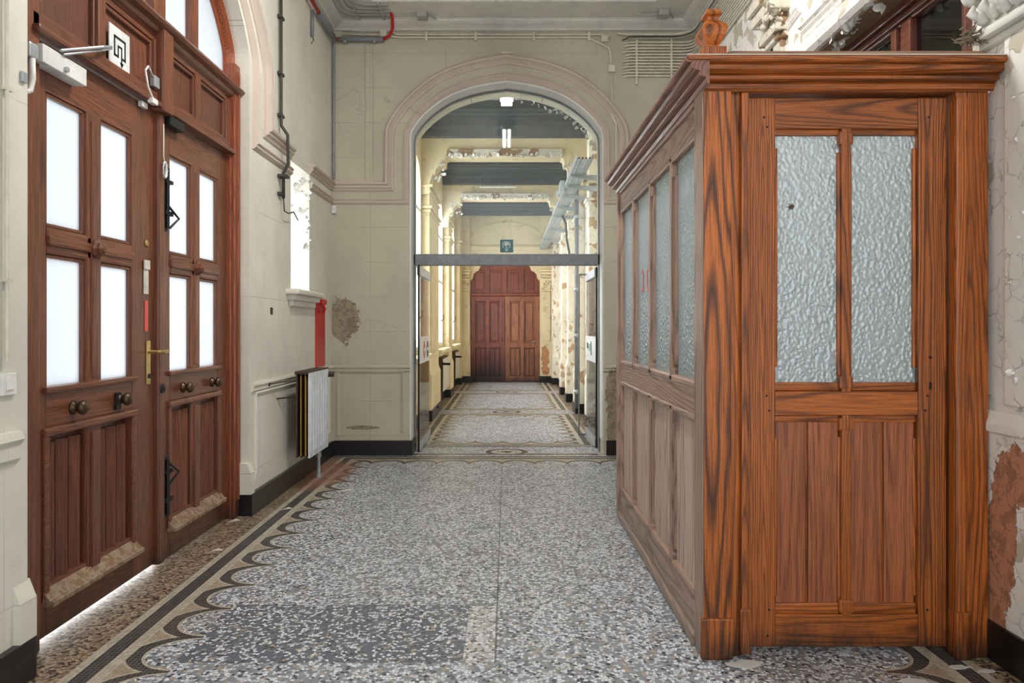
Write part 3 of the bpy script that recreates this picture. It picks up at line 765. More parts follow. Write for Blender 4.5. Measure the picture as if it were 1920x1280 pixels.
B(-1.905, -1.88, 3.93, 3.99, 2.61, 2.67, bev=.004).build('receiver', 'galv', sn)
m = MB(); m.box(-1.885, -1.855, 3.86, 3.92, 2.50, 2.53, bev=.005); m.box(-1.925, -1.90, 3.84, 3.90, 2.475, 2.505, bev=.005); m.build('magnet', 'white', sn)
MB().tube([(-1.89, 3.93, 2.66), (-1.88, 3.86, 2.69), (-1.88, 3.83, 2.66), (-1.88, 3.86, 2.58), (-1.87, 3.89, 2.53)], .006, 6).build('cable', 'white', sn, True)
cc = MB(); cpts = [(XD+.04, 4.055, 2.44), (XD+.04, 4.055, 2.26)]
for k in range(46):
    a = k*2*PI/9; cpts.append((XD+.045 + .004*math.sin(k*1.7), 4.06 + .020*math.cos(a) + .004*math.sin(k), 2.19 + .045*math.sin(a)))
cc.tube(cpts, .0035, 5)
tag(cc.build('cable_coil', 'white', None, True), 'coiled white cable hanging on the door meeting strip', 'cable')
tag(B(XD+.0, XD+.05, 4.115, 4.30, 2.455, 2.51, bev=.006).build('door_catch', 'black'), 'black metal catch at the top of the far leaf', 'catch')

# ------------------------------------------------------------------ left wall fittings
sw = empty('light_switch', (XL, 2.66, 1.10), 'white square light switch left of the entrance door', 'light switch')
B(XL, XL+.012, 2.625, 2.703, 1.075, 1.155, bev=.004).build('plate', 'white', sw); B(XL+.012, XL+.018, 2.645, 2.685, 1.095, 1.135, bev=.002).build('rocker', 'white', sw)
m = MB(); m.tube([(XL+.014, 2.645, 1.2), (XL+.014, 2.645, 2.9)], .007, 6)
for zz in (1.49, 2.18): m.box(XL, XL+.02, 2.635, 2.675, zz-.006, zz+.006)
tag(m.build('wall_conduit', 'kit'), 'thin painted conduit running down at the left edge', 'conduit')
tag(B(XL, XL+.012, 2.735, 2.765, 2.235, 2.275, bev=.003).build('strike_plate', 'galv'), 'small grey metal plate screwed beside the near door post', 'plate')
cd = empty('wall_conduit', (XL+.02, 5.82, 2.3), 'dark clipped conduit ending in loose wires by narrow window', 'conduit')
MB().tube([(XL+.025, 5.82, 4.4), (XL+.025, 5.83, 2.92), (XL+.07, 5.85, 2.85), (XL+.07, 5.86, 2.62), (XL+.03, 5.87, 2.55), (XL+.03, 5.87, 2.35)], .013, 8).build('pipe', 'cable', cd, True)
for zz in (4.2, 3.78, 3.33, 3.0, 2.52, 2.38):
    B(XL, XL+.035 + (.04 if zz < 2.7 and zz > 2.5 else 0), 5.80, 5.89, zz-.012, zz+.012, bev=.004).build('clip', 'cable', cd)
MB().tube([(XL+.03, 5.87, 2.36), (XL+.035, 5.88, 2.25), (XL+.05, 5.93, 2.24), (XL+.06, 6.05, 2.27), (XL+.06, 6.17, 2.22)], .005, 5).build('loose_wire', 'black', cd, True)
rp = empty('red_wall_plaque', (XL, 7.1, .95), 'glossy red vertical wall plaque with a red hook on top', 'plaque')
B(XL, XL+.010, 6.95, 7.30, .945, 1.585, bev=.002).build('board', 'redpanel', rp)
m = MB(); m.box(XL+.005, XL+.05, 7.06, 7.22, 1.545, 1.595, bev=.01); m.tube([(XL+.03, 7.10, 1.56), (XL+.05, 7.13, 1.50), (XL+.03, 7.15, 1.46)], .012, 8); m.build('hook', 'redpipe', rp)
tag(B(XL, XL+.003, 5.635, 5.69, 1.42, 1.475).build('sticker', 'signblack'), 'small black square sticker on the cream wall', 'sticker')
# radiator
ra = empty('radiator', (-1.64, 6.22, .0), 'old white ribbed panel radiator on the left wall', 'radiator')
y0, y1, z0, z1 = 5.93, 6.55, .265, .955
m = MB(); poly = []
N = 7
for k in range(N):
    a = y0+.03 + (y1-y0-.06)*k/N; ww = (y1-y0-.06)/N
    poly += [(a, .002), (a+ww*.22, .016), (a+ww*.78, .016), (a+ww, .002)]
poly = [(y0, 0), (y0, .010)] + poly + [(y1, .010), (y1, 0)]
m.prism(poly, z0+.05, z1-.05, lambda u, v, d: Vector((-1.60 + v, u, d)))
m.box(-1.60, -1.587, y0, y1, z0, z0+.055, bev=.004); m.box(-1.60, -1.587, y0, y1, z1-.055, z1, bev=.004); m.build('front_panel', 'enamel', ra)
for xx in (-1.632, -1.666, -1.70):
    m = MB(); m.box(xx, xx+.012, y0+.004, y1, z0+.004, z1-.006, bev=.004); m.build('inner_panel', 'rust', ra)
for xx in (-1.624, -1.662): B(xx, xx+.006, y0-.002, y0+.02, z0+.02, z1-.03).build('edge_strip', 'gold', ra)
m = MB(); m.box(-1.71, -1.588, y0, y1+.02, z1-.012, z1+.012, bev=.006); m.build('top_grille', 'rust', ra)
m = MB(); m.tube([(-1.65, y1-.02, .90), (-1.65, y1+.10, .90)], .014, 8); m.tube([(-1.65, y1+.07, .90), (-1.62, y1+.08, .90), (-1.56, y1+.10, .90)], [.02, .026, .024], 10); m.build('valve', 'rust', ra)
m = MB(); m.tube([(-1.66, 6.50, .27), (-1.66, 6.50, .0)], .016, 8); m.tube([(-1.66, 6.50, .22), (-1.66, 6.50, .18)], .024, 8); m.tube([(-1.66, 6.50, .03), (-1.66, 6.50, .0)], .026, 8); m.build('pipe', 'galv', ra)
m = MB(); m.tube([(XL, 5.55, .895), (XL+.03, 5.56, .895), (-1.69, 5.95, .90)], .004, 5); m.tube([(XL, 5.54, .895), (XL+.03, 5.54, .895)], .014, 8); m.tube([(XL, 5.80, .76), (-1.70, 5.94, .765)], .007, 6); m.build('wall_bracket', 'bronze', ra)
# back wall fittings
tag(B(-1.805, -1.76, YB-.03, YB, 2.50, 2.58, bev=.006).build('motion_detector', 'white'), 'small white detector in the back left corner', 'detector')
tag(B(-1.46, -1.385, YB-.018, YB, 2.83, 4.24, bev=.004).build('wall_batten', 'cream_back'), 'painted vertical batten on the wall left of the arch', 'batten')
tag(MB().tube([(-1.785, YB-.02, 4.27), (-1.785, YB-.02, 2.86)], .014, 8).build('corner_pipe', 'pvc'), 'grey vertical pipe in the back left corner', 'pipe')
g = empty('conduit_sleeve', (-1.74, YB-.05, 4.29), 'thick grey horizontal pipe sleeve under the cornice', 'pipe')
MB().tube([(-1.74, YB-.045, 4.285), (-1.27, YB-.045, 4.285)], .026, 12).build('sleeve', 'pvc', g, True)
for xx in (-1.66, -1.36): B(xx-.012, xx+.012, YB-.07, YB, 4.25, 4.265).build('clip', 'kitgrey', g)
tag(MB().tube([(-1.275, YB-.045, 4.285), (-1.20, YB-.06, 4.32), (-1.165, YB-.10, 4.38), (-1.15, YB-.22, 4.44), (-1.15, YB-.3, 4.47)], .016, 10).build('red_conduit', 'redpipe', None, True), 'curved red conduit rising from the grey sleeve to ceiling', 'conduit')
tag(MB().tube([(XL+.05, 6.9, 4.27), (XL+.05, YB-.12, 4.27)], .028, 12).build('conduit_sleeve', 'pvc', None, True), 'thick grey pipe running along top of left wall', 'pipe')
tag(MB().tube([(XL+.05, 5.9, 4.29), (XL+.05, 6.91, 4.27)], .018, 10).build('red_conduit', 'redpipe', None, True), 'straight red conduit at the top of left wall', 'conduit')
tag(MB().tube([(XL+.05, YB-.13, 4.27), (XL+.06, YB-.07, 4.28), (-1.745, YB-.045, 4.285)], .017, 10).build('red_conduit', 'redpipe', None, True), 'short red conduit link between the two grey sleeves', 'conduit')
g = empty('wall_conduit', (XL+.03, 6.75, 3.9), 'short grey pipe stub with loose wire, top of left wall', 'conduit')
MB().tube([(XL+.02, 6.78, 4.24), (XL+.02, 6.78, 4.0)], .016, 8).build('pipe', 'pvc', g, True); MB().tube([(XL+.02, 6.78, 4.01), (XL+.03, 6.79, 3.97), (XL+.02, 6.74, 3.92)], .004, 5).build('loose_wire', 'black', g)

# two long conduits above the arch
tag(MB().tube([(-1.70, YB-.02, 4.385), (-1.2, YB-.02, 4.38), (-1.13, YB-.02, 4.345), (1.0, YB-.02, 4.345), (1.07, YB-.02, 4.32)], .010, 7).build('wall_conduit', 'kit', None, True), 'upper of two long conduits crossing above the arch', 'conduit')
tag(MB().tube([(-1.70, YB-.02, 4.345), (-1.3, YB-.02, 4.34), (-1.1, YB-.02, 4.315), (.83, YB-.02, 4.315), (.93, YB-.02, 4.27), (.99, YB-.02, 4.24), (1.06, YB-.02, 4.20), (1.075, YB-.02, 4.12), (1.075, YB-.02, 4.02)], .010, 7).build('wall_conduit', 'kit', None, True), 'lower long conduit above arch, bending down to a box', 'conduit')
for i, xx in enumerate((-.83, -.32, .28, .85)):
    tag(B(xx-.012, xx+.012, YB-.035, YB, 4.28, 4.37, bev=.003).build('conduit_clip', 'kit'), ['clip on the long conduits, first from the left', 'clip on the long conduits, second from the left', 'clip on the long conduits, third from the left', 'clip on the long conduits, last before the junction box'][i], 'clip', 'clips on the conduits above the arch')
def jbox(x, z, s_, label, y=YB, mat='kit'):
    o = empty('junction_box', (x, y, z), label, 'junction box', 'junction boxes')
    B(x-s_, x+s_, y-.05, y, z-s_, z+s_, bev=.006).build('box', mat, o); B(x-s_*.8, x+s_*.8, y-.054, y-.049, z-s_*.8, z+s_*.8, bev=.002).build('lid', mat, o)
jbox(1.01, 4.30, .035, 'square junction box where the long conduits end')
jbox(1.085, 3.99, .036, 'square junction box at the foot of the conduit bundle')
tag(MB().tube([(1.09, YB-.02, 3.955), (1.09, YB-.02, 3.5), (1.13, YB-.02, 3.42), (1.13, YB-.02, 2.85)], .009, 7).build('wall_conduit', 'kit', None, True), 'thin vertical conduit running down beside the arch', 'conduit')
jbox(-1.27, 4.35, .035, 'square junction box beside the red conduit')
def cbox(x, y, label):
    o = empty('ceiling_junction_box', (x, y, 4.45), label, 'junction box', 'junction boxes')
    B(x-.05, x+.05, y-.06, y+.06, 4.40, 4.455, bev=.006).build('box', 'kitgrey', o)
    MB().tube([(x-.05, y, 4.43), (x-.12, y+.02, 4.445), (x-.22, y+.0, 4.44)], .006, 5).build('cable', 'kitgrey', o); MB().tube([(x+.05, y, 4.43), (x+.09, y+.05, 4.44), (x+.13, y+.12, 4.44)], .006, 5).build('cable', 'kitgrey', o)
cbox(-.84, 7.34, 'grey ceiling junction box near the left corner'); cbox(1.55, 7.30, 'grey ceiling junction box near the right corner')
tag(MB().tube([(-.05, YB-.03, 4.045+.11), (.05, YB-.03, 4.045+.11)], .012, 8).build('arch_fitting', 'kit'), 'tiny metal fitting at the crown of the arch', 'fitting')

# bundle of conduits, back wall to right wall
ORD = ['topmost', 'second', 'third', 'fourth', 'fifth', 'sixth', 'seventh', 'eighth', 'ninth', 'tenth', 'eleventh', 'lowest']
for i in range(12):
    z = 4.265 - i*.0315; r_ = .10 + .0; xs = 1.24 + R.uniform(-.03, .04)
    pts = [(xs-.02, YB-.006, z-.01), (xs+.03, YB-.02, z)]
    for k in range(6):
        a = k/5*PI/2; rad = .11
        pts.append((XR-.02-rad + rad*math.sin(a), YB-.02-rad + rad*math.cos(a), z))
    pts.append((XR-.02, 1.2, z))
    tag(MB().tube(pts, .0105, 7).build('bundle_conduit', 'kit', None, True), f'cream conduit, {ORD[i]} of the bundle turning the right corner', 'conduit', 'bundled conduits by the right corner')
for i, xx in enumerate((1.34, 1.70)):
    tag(B(xx-.010, xx+.010, YB-.036, YB-.003, 3.83, 4.29).build('bundle_strap', 'kit'), ['left vertical strap across the conduit bundle', 'right vertical strap across the conduit bundle'][i], 'strap', 'straps on the conduit bundle')
for i, (zz, c) in enumerate(((4.335, 'kit'), (4.31, 'cable'), (4.295, 'kitgrey'))):
    pts = [(1.14+i*.05, YB-.03, zz-.03+(.05 if i == 0 else 0)), (1.22+i*.05, YB-.05, zz)]
    for k in range(6):
        a = k/5*PI/2; pts.append((XR-.05-.2 + .2*math.sin(a), YB-.05-.2 + .2*math.cos(a), zz))
    pts.append((XR-.05, 1.2, zz))
    tag(MB().tube(pts, .012 if i == 0 else .006, 7).build('cornice_cable', c, None, True), ['thick pale cable just under the right cornice', 'thin dark cable below the thick pale one at right cornice', 'thin grey cable resting on the conduit bundle'][i], 'cable')
# conduits on the ceiling border, left
for i in range(5):
    yy = 7.42 - i*.075; xx = -1.60 + i*.05
    pts = [(-1.15-.02*(i % 2), yy, 4.445), (xx+.10, yy, 4.445)]
    for k in range(1, 6):
        a = k/5*PI/2; pts.append((xx+.10 - .16*math.sin(a), yy-.16 + .16*math.cos(a), 4.445))
    pts.append((xx-.06, 2.0, 4.445))
    tag(MB().tube(pts, .011, 7).build('ceiling_conduit', 'kitgrey', None, True), f'grey ceiling conduit, {["nearest the cornice", "second", "third", "fourth", "farthest from the cornice"][i]} of five curving left', 'conduit', 'ceiling conduits in the left corner')
for i, xx in enumerate((-1.49, -1.24)):
    tag(B(xx-.010, xx+.010, 7.08, 7.46, 4.432, 4.455).build('ceiling_clip_bar', 'kitgrey'), ['left clip bar across the ceiling conduits', 'right clip bar across the ceiling conduits'][i], 'clip', 'clip bars on the ceiling conduits')

# hall lamp (seen mirrored in the arch glass)
def tube_lamp(name, x, y0, y1, z, label, lit='tube'):
    o = empty(name, (x, (y0+y1)/2, z), label, 'ceiling lamp', 'fluorescent ceiling lamps')
    B(x-.085, x+.085, y0-.03, y1+.03, z+.03, z+.07, bev=.005).build('housing', 'white', o)
    for s_ in (-1, 1): MB().tube([(x+s_*.04, y0, z), (x+s_*.04, y1, z)], .019, 10).build('tube', lit, o, True)
    for yy in (y0-.01, y1+.01): B(x-.07, x+.07, yy-.01, yy+.01, z-.025, z+.035).build('end_cap', 'white', o)
tube_lamp('fluorescent_lamp', 0.0, 3.35, 4.50, 4.385, 'twin tube ceiling lamp of the hall, mirrored in arch glass')
tube_lamp('fluorescent_lamp', 0.0, 8.45, 9.28, 4.14, 'lit twin tube lamp just beyond the arch', 'tube_far')
o = empty('strip_lamp', (-.06, 13.4, 3.72), 'unlit white strip lamp hanging before second cross beam', 'ceiling lamp')
B(-.50, .18, 13.55, 13.60, 3.90, 3.925, bev=.004).build('housing', 'white', o)
for xx in (-.45, .13): MB().tube([(xx, 13.57, 3.92), (xx, 13.57, 4.24)], .004, 5).build('hanger', 'cable', o)

# ------------------------------------------------------------------ steel header and glass of the arch
struct(B(-1.005, 1.005, 7.84, 7.95, 1.985, 2.105, bev=.006).build('door_header', 'beam'), 'grey metal header beam across the arch', 'beam')
m = MB()
for s_ in (-1, 1): m.box(s_*.982, s_*1.0, 7.86, 7.92, 0, 3.25, bev=.003)
struct(m.build('door_jamb', 'beam'), 'slim grey metal uprights at the sides of the arch', 'door frame')
struct(MB().prism([(-.985, 2.10)] + [(a, b) for a, b in arch(0, .985, 3.27, .585)[::-1]] + [(.985, 2.10)], 0, .008, lambda u, v, d: Vector((u, 7.90+d, v))).build('window_3', 'clear'), 'clear fixed glass filling the arch above the header', 'window')
def glass_leaf(name, x, y0, y1, label, side):
    o = empty(name, (x, (y0+y1)/2, 0), label, 'glass door', None, 'structure')
    B(x-.005, x+.005, y0, y1, .09, 1.90).build('glass_pane', 'leafglass', o)
    B(x-.022, x+.022, y0, y1, .012, .10, bev=.004).build('bottom_rail', 'galv', o)
    B(x-.022, x+.022, y0, y1, 1.88, 1.975, bev=.004).build('top_rail', 'galv', o)
    MB().tube([(x, y0-.01, 0.0), (x, y0-.01, 1.985)], .010, 8).build('pivot_rod', 'black', o)
    st = B(x+side*.0055-.0012, x+side*.0055+.0012, y0+.01, y1-.01, .93, 1.22).build('sticker_band', 'signwhite', o)
    fx = x + side*.008
    def disc(yc, zc, ry, rz, mt, nm, dd=0):
        MB().prism([(yc+ry*math.cos(k*PI/10), zc+rz*math.sin(k*PI/10)) for k in range(20)], 0, .0015, lambda u, v, d: Vector((fx+side*(d+dd), u, v))).build(nm, mt, o)
    if side > 0:
        disc(y0+.46, 1.07, .10, .10, 'redpanel', 'no_entry_disc'); disc(y0+.80, 1.07, .10, .10, 'signblack', 'no_entry_disc')
        for yc in (y0+.46, y0+.80): B(fx+.0015, fx+.004, yc-.07, yc+.07, 1.055, 1.09).build('disc_bar', 'signwhite', o)
    else:
        for b, mt in (((y0+.74, y0+.86, 1.07, 1.14), 'signblack'), ((y0+.50, y0+.64, 1.05, 1.13), 'signgreen'), ((y0+.40, y0+.47, 1.0, 1.16), 'pvc')):
            B(fx-.004, fx-.001, *b).build('notice', mt, o)
    return o
glass_leaf('door_3', -.935, 7.83, 8.84, 'left glass door leaf with red and black round stickers', 1)
glass_leaf('door_4', .985, 8.08, 9.06, 'right glass door leaf with white sticker band', -1)
g = empty('door_5', (.88, 8.97, 0), 'slim edge-on folding glass leaf beside right glass door', 'glass door', None, 'structure')
m = MB(); m.box(.872, .888, 8.95, 8.98, 0.01, 1.97, bev=.003); m.build('upright', 'beam', g)
m = MB(); m.box(.88, .975, 8.955, 8.975, .01, .03); m.box(.88, .975, 8.955, 8.975, 1.955, 1.975); m.build('rail', 'beam', g)
# green sign above header
g = empty('exit_sign', (0, 7.88, 2.2), 'small teal sign with pale box and down arrow on header', 'sign')
B(-.070, .070, 7.882, 7.888, 2.125, 2.262).build('plate', 'signteal', g)
m = MB()
for b in ((-.045, .04, 2.232, 2.242), (-.045, -.035, 2.165, 2.242), (.03, .04, 2.165, 2.242), (-.045, -.022, 2.165, 2.175), (.018, .04, 2.165, 2.175), (-.008, .006, 2.15, 2.19)): m.box(b[0], b[1], 7.879, 7.882, b[2], b[3])
m.prism([(-.022, 2.155), (.020, 2.155), (-.001, 2.133)], 0, .003, lambda u, v, d: Vector((u, 7.879+d, v)))
m.build('arrow_symbol', 'signpale', g)
MB().prism([(-.03, 2.215), (-.025, 2.225), (-.008, 2.232), (.008, 2.229), (.028, 2.222), (.038, 2.212), (.02, 2.200), (.0, 2.200), (-.012, 2.190), (-.022, 2.196)], 0, .003, lambda u, v, d: Vector((u, 7.876+d, v))).build('peeled_patch', 'paper', g)

# ------------------------------------------------------------------ corridor
CL, CRr = -1.20, 1.20
wins = [(8.55, 10.36), (11.95, 13.86), (14.75, 16.9)]
holes = [[(b, 1.0), (b, 3.2), (b-.25, 3.55), ((a+b)/2, 3.68), (a+.25, 3.55), (a, 3.2), (a, 1.0)] for a, b in wins]
struct(MB().slab([(8.15, -.01), (17.9, -.01), (17.9, 4.3), (8.15, 4.3)][::-1], holes, 0, -.12, fL(CL)).build('wall_corridor_left', 'corr_left'), 'yellowed corridor wall with tall bright windows', 'wall')
struct(B(CRr, CRr+.2, 8.15, 17.9, 0, 4.3).build('wall_corridor_right', 'corr_right'), 'flaking white corridor wall under the cable tray', 'wall')
for k, (a, b) in enumerate(wins):
    wn = empty(f'window_{k+4}', (CL-.1, (a+b)/2, 1.0), ['tall corridor window nearest the arch', 'second tall corridor window, above a radiator', 'farthest tall corridor window'][k], 'window', None, 'structure')
    B(CL-.035, CL-.030, a, b, 1.0, 3.7).build('glass_pane', 'wpane', wn)
    m = MB()
    for yy in (a+.03, (a+b)/2, b-.03): m.box(CL-.05, CL-.003, yy-.028, yy+.028, 1.0, 3.6, bev=.006)
    for zz in (1.03, 2.15, 2.95): m.box(CL-.05, CL-.008, a, b, zz-.025, zz+.025, bev=.006)
    m.build('frame', 'white', wn)
    m = MB(); m.tube([(CL-.03, b-.09, 1.45), (CL+.02, b-.11, 1.47), (CL+.03, b-.2, 1.55)], .012, 6); m.build('handle', 'bronze', wn)
    m = MB(); m.box(CL, CL+.16, a-.02, b+.02, .90, .96, bev=.02); m.box(CL, CL+.11, a, b, .86, .90, bev=.01)
    struct(m.build('windowsill', 'corr_left'), ['rounded sill of the nearest corridor window', 'rounded sill of the second corridor window', 'rounded sill of the farthest corridor window'][k], 'windowsill')
    # thin panelled infill below the sill
pil = [(10.4, 11.8), (13.9, 14.7), (17.1, 17.84)]
def pilaster(x0, s_, a, b, name, mat, label, plinth=True):
    m = MB()
    m.box(x0, x0+s_*.11, a, b, 0.15, 4.25, bev=.006)
    if plinth:
        m.loft([[(x0, a-e, z), (x0+s_*(.11+e), a-e, z), (x0+s_*(.11+e), b+e, z), (x0, b+e, z)] for z, e in ((.15, .03), (.62, .03), (.64, .03), (.72, .002))])
    m.box(x0, x0+s_*.125, a+.15, b-.15, .95, 2.75, bev=.01) if b-a > .5 else None
    for z, e in ((2.95, .02), (3.0, .04), (3.22, .02), (3.30, .05)): m.box(x0, x0+s_*(.11+e), a-e, b+e, z, z+.04, bev=.01)
    struct(m.build(name, mat), label, 'pilaster')
    struct(B(x0, x0+s_*.15, a-.04, b+.04, 0, .152, bev=.004).build('baseboard_corridor', 'black_base'), 'black foot of the ' + label, 'baseboard')
for k, (a, b) in enumerate(pil):
    pilaster(CL, 1, a, b, 'pilaster', 'corr_left', ['yellow pilaster nearest the arch on corridor left', 'second yellow pilaster on corridor left', 'farthest yellow pilaster on corridor left'][k])
rp_ = [(9.75, 10.0), (11.3, 11.75), (13.05, 13.35), (14.5, 14.8), (17.1, 17.84)]
for k, (a, b) in enumerate(rp_):
    pilaster(CRr, -1, a, b, 'pilaster', 'corr_right', ['flaking pilaster nearest the arch on corridor right', 'flaking pilaster beside the grey vertical pipe', 'flaking brown-edged pilaster third along corridor right', 'flaking pilaster fourth along corridor right', 'farthest flaking pilaster on corridor right'][k])
for nm, x0, x1, l in (('baseboard_corridor_left', CL, CL+.03, 'black skirting along the left side of the corridor'), ('baseboard_corridor_right', CRr-.03, CRr, 'black skirting along the right side of the corridor')):
    base(nm, x0, x1, 8.15, 17.8, l)
for k, (a, b) in enumerate(((12.2, 13.4), (15.2, 16.5))):
    ra = empty('radiator', (CL+.12, (a+b)/2, .1), ['cream panel radiator under the second corridor window', 'cream panel radiator under the farthest corridor window'][k], 'radiator')
    m = MB(); m.box(CL+.14, CL+.155, a, b, .26, .80, bev=.006); m.build('front_panel', 'kit', ra)
    m = MB(); m.box(CL+.06, CL+.13, a+.03, b-.02, .24, .82, bev=.006); m.build('core', 'bronze', ra)
    m = MB(); m.tube([(CL+.1, a+.05, .26), (CL+.1, a+.0, .12), (CL+.12, a-.6, .10), (CL+.16, a-1.1, .12)], .018, 7); m.build('pipe', 'rust', ra)
    MB().tube([(CL+.15, a, .72), (CL+.2, a-.05, .72), (CL+.27, a-.05, .72)], .02, 8).build('valve', 'black', ra)
# second radiator valve visible past the glass leaf
# ceiling
m = MB(); m.box(-1.4, 1.4, 8.1, 17.95, 4.25, 4.35)
struct(m.build('ceiling_corridor', 'dark_ceil'), 'dark slate ceiling of the corridor', 'ceiling')
k = 0
for y0 in (8.6, 9.2, 9.85, 11.2, 11.9, 12.6, 13.2, 14.6, 15.3, 16.0, 16.7):
    k += 1
    struct(MB().sweep([(-1.2, 4.26), (1.2, 4.26)], [(0, 0), (0, .12), (.03, .11), (.045, .06), (.07, .05), (.08, 0)], fB(y0+.06)).build(f'trim_{k+30}', 'dark_mould'),
           f'dark ceiling moulding across the corridor, {["first", "second", "third", "fourth", "fifth", "sixth", "seventh", "eighth", "ninth", "tenth", "eleventh"][k-1]} from the arch', 'trim')
for j, yb in enumerate((10.4, 13.8, 17.78)):
    zt = 3.96 if j < 2 else 4.16
    struct(MB().sweep([(-1.2, 4.26), (1.2, 4.26)], [(0, 0), (0, .30), (.05, .27), (.07, .18), (.13, .16), (.16, .08), (.25, .06), (.30 if j < 2 else .12, 0)], fB(yb)).build(f'trim_{j+45}', 'dark_mould'), ['dark stepped cornice on the first cross beam', 'dark stepped cornice on the second cross beam', 'dark stepped cornice on the corridor end wall'][j], 'cornice')
    if j == 2: continue
    out = [(-1.2, 4.26), (1.2, 4.26), (1.2, 3.20), (1.08, 3.20), (1.07, 3.38), (1.03, 3.46), (.99, 3.47), (.985, 3.56), (.90, 3.60), (.82, 3.61), (.80, 3.70), (.77, 3.72),
           (-.83, 3.72), (-.86, 3.70), (-.87, 3.61), (-.95, 3.60), (-1.0, 3.55), (-1.01, 3.47), (-1.05, 3.46), (-1.08, 3.38), (-1.09, 3.20), (-1.2, 3.20)]
    out = [(max(-1.199, min(1.199, a)), b) for a, b in out]
    o = struct(MB().prism(out[::-1], .03, -.28, fB(yb)).build('cross_beam', 'corr_end'), ['cream cross beam with bracketed ends, nearest the arch', 'cream cross beam with bracketed ends, farther along'][j], 'beam')
    struct(B(-.84, .78, yb-.08, yb-.029, 3.72, 3.83, bev=.012).build(f'trim_{j+50}', 'peel'), ['peeling moulding under the first cross beam', 'peeling moulding under the second cross beam'][j], 'trim')
    r3 = random.Random(20+j)
    pts = [(r3.uniform(-.84, .78), yb-.085, 3.73+r3.uniform(-.01, .03)) for _ in range(46)] + [(s_*r3.uniform(.84, 1.05), yb-.04, r3.uniform(3.40, 3.66)) for s_ in (-1, 1) for _ in range(16)]
    flakes('peeling_paint', pts, 'white_reveal', ['pale paint flakes hanging from the first cross beam', 'pale paint flakes hanging from the second cross beam'][j], .05, 30+j, (0, -1, -.6))
r3 = random.Random(50)
ap = arch(0, .985, 3.27, .585)
pts = []
for _ in range(60):
    q = r3.uniform(.02, .45); i = int(q*(len(ap)-1)); pts.append((ap[i][0]-.02, r3.uniform(8.0, 8.16), ap[i][1]-.01))
flakes('peeling_paint', pts, 'white_reveal', 'paint flakes curling off right underside of the arch', .035, 51, (-.4, -.3, -1))
# end wall with door
eh = [(.80, -.01), (.80, 2.45), (.74, 2.52), (.72, 2.62), (.66, 2.68), (.60, 2.70), (.56, 2.80), (.50, 2.83), (-.58, 2.83), (-.64, 2.80), (-.68, 2.70), (-.74, 2.68), (-.80, 2.62), (-.82, 2.52), (-.88, 2.45), (-.88, -.01)]
struct(MB().slab([(-1.3, -.01), (1.3, -.01), (1.3, 4.3), (-1.3, 4.3)], [eh], 0, -.3, fB(17.85)).build('wall_corridor_end', 'corr_end'), 'cream end wall of the corridor around the wooden door', 'wall')
struct(MB().sweep([(-1.1, 3.30), (1.1, 3.30)], [(0, 0), (0, .05), (.03, .06), (.05, .03), (.10, .03), (.12, 0)], fB(17.85)).build('trim_55', 'corr_end'), 'cream string course above the corridor end door', 'trim')
struct(MB().sweep(arch(0, .95, 3.4, .5)[::-1], [(0, 0), (0, .015), (.04, .015), (.04, 0)], fB(17.85)).build('trim_56', 'corr_end'), 'faint relief arch on the corridor end wall', 'trim')
for s_, l in ((-1, 'left'), (1, 'right')):
    xa, xb = (-1.16, -.89) if s_ < 0 else (.82, 1.10)
    m = MB(); m.box(xa, xb, 17.72, 17.85, .15, 4.1, bev=.006); m.box(xa+.05, xb-.05, 17.70, 17.73, 1.0, 2.2, bev=.01); m.box(xa-.015, xb+.015, 17.69, 17.85, .15, .86, bev=.01)
    struct(m.build('pilaster', 'corr_end'), f'tall cream pilaster at the {l} side of the corridor end door', 'pilaster')
    struct(B(xa-.02, xb+.02, 17.67, 17.85, 0, .155).build('baseboard_end', 'black_base'), f'black foot of the pilaster {l} of end door', 'baseboard')
    m = MB()
    xc = (xa+xb)/2
    for z, w_, h in ((2.66, .17, .05), (2.60, .15, .05), (2.52, .125, .03), (2.20, .12, .03)): m.box(xc-w_, xc+w_, 17.62, 17.85, z, z+h, bev=.012)
    m.loft([[(xc-w_, 17.85, z), (xc-w_, 17.70-(w_-.07)*.8, z), (xc+w_, 17.70-(w_-.07)*.8, z), (xc+w_, 17.85, z)] for z, w_ in ((2.23, .09), (2.32, .10), (2.42, .12), (2.50, .14))])
    for q in range(5): m.lathe([(0, -.02), (.02, -.01), (.024, .02), (0, .04)], (xc-.09+q*.045, 17.64, 2.36+.05*(q % 2)), 8)
    struct(m.build('capital', 'corr_end'), f'carved plaster capital {l} of the corridor end door', 'capital')
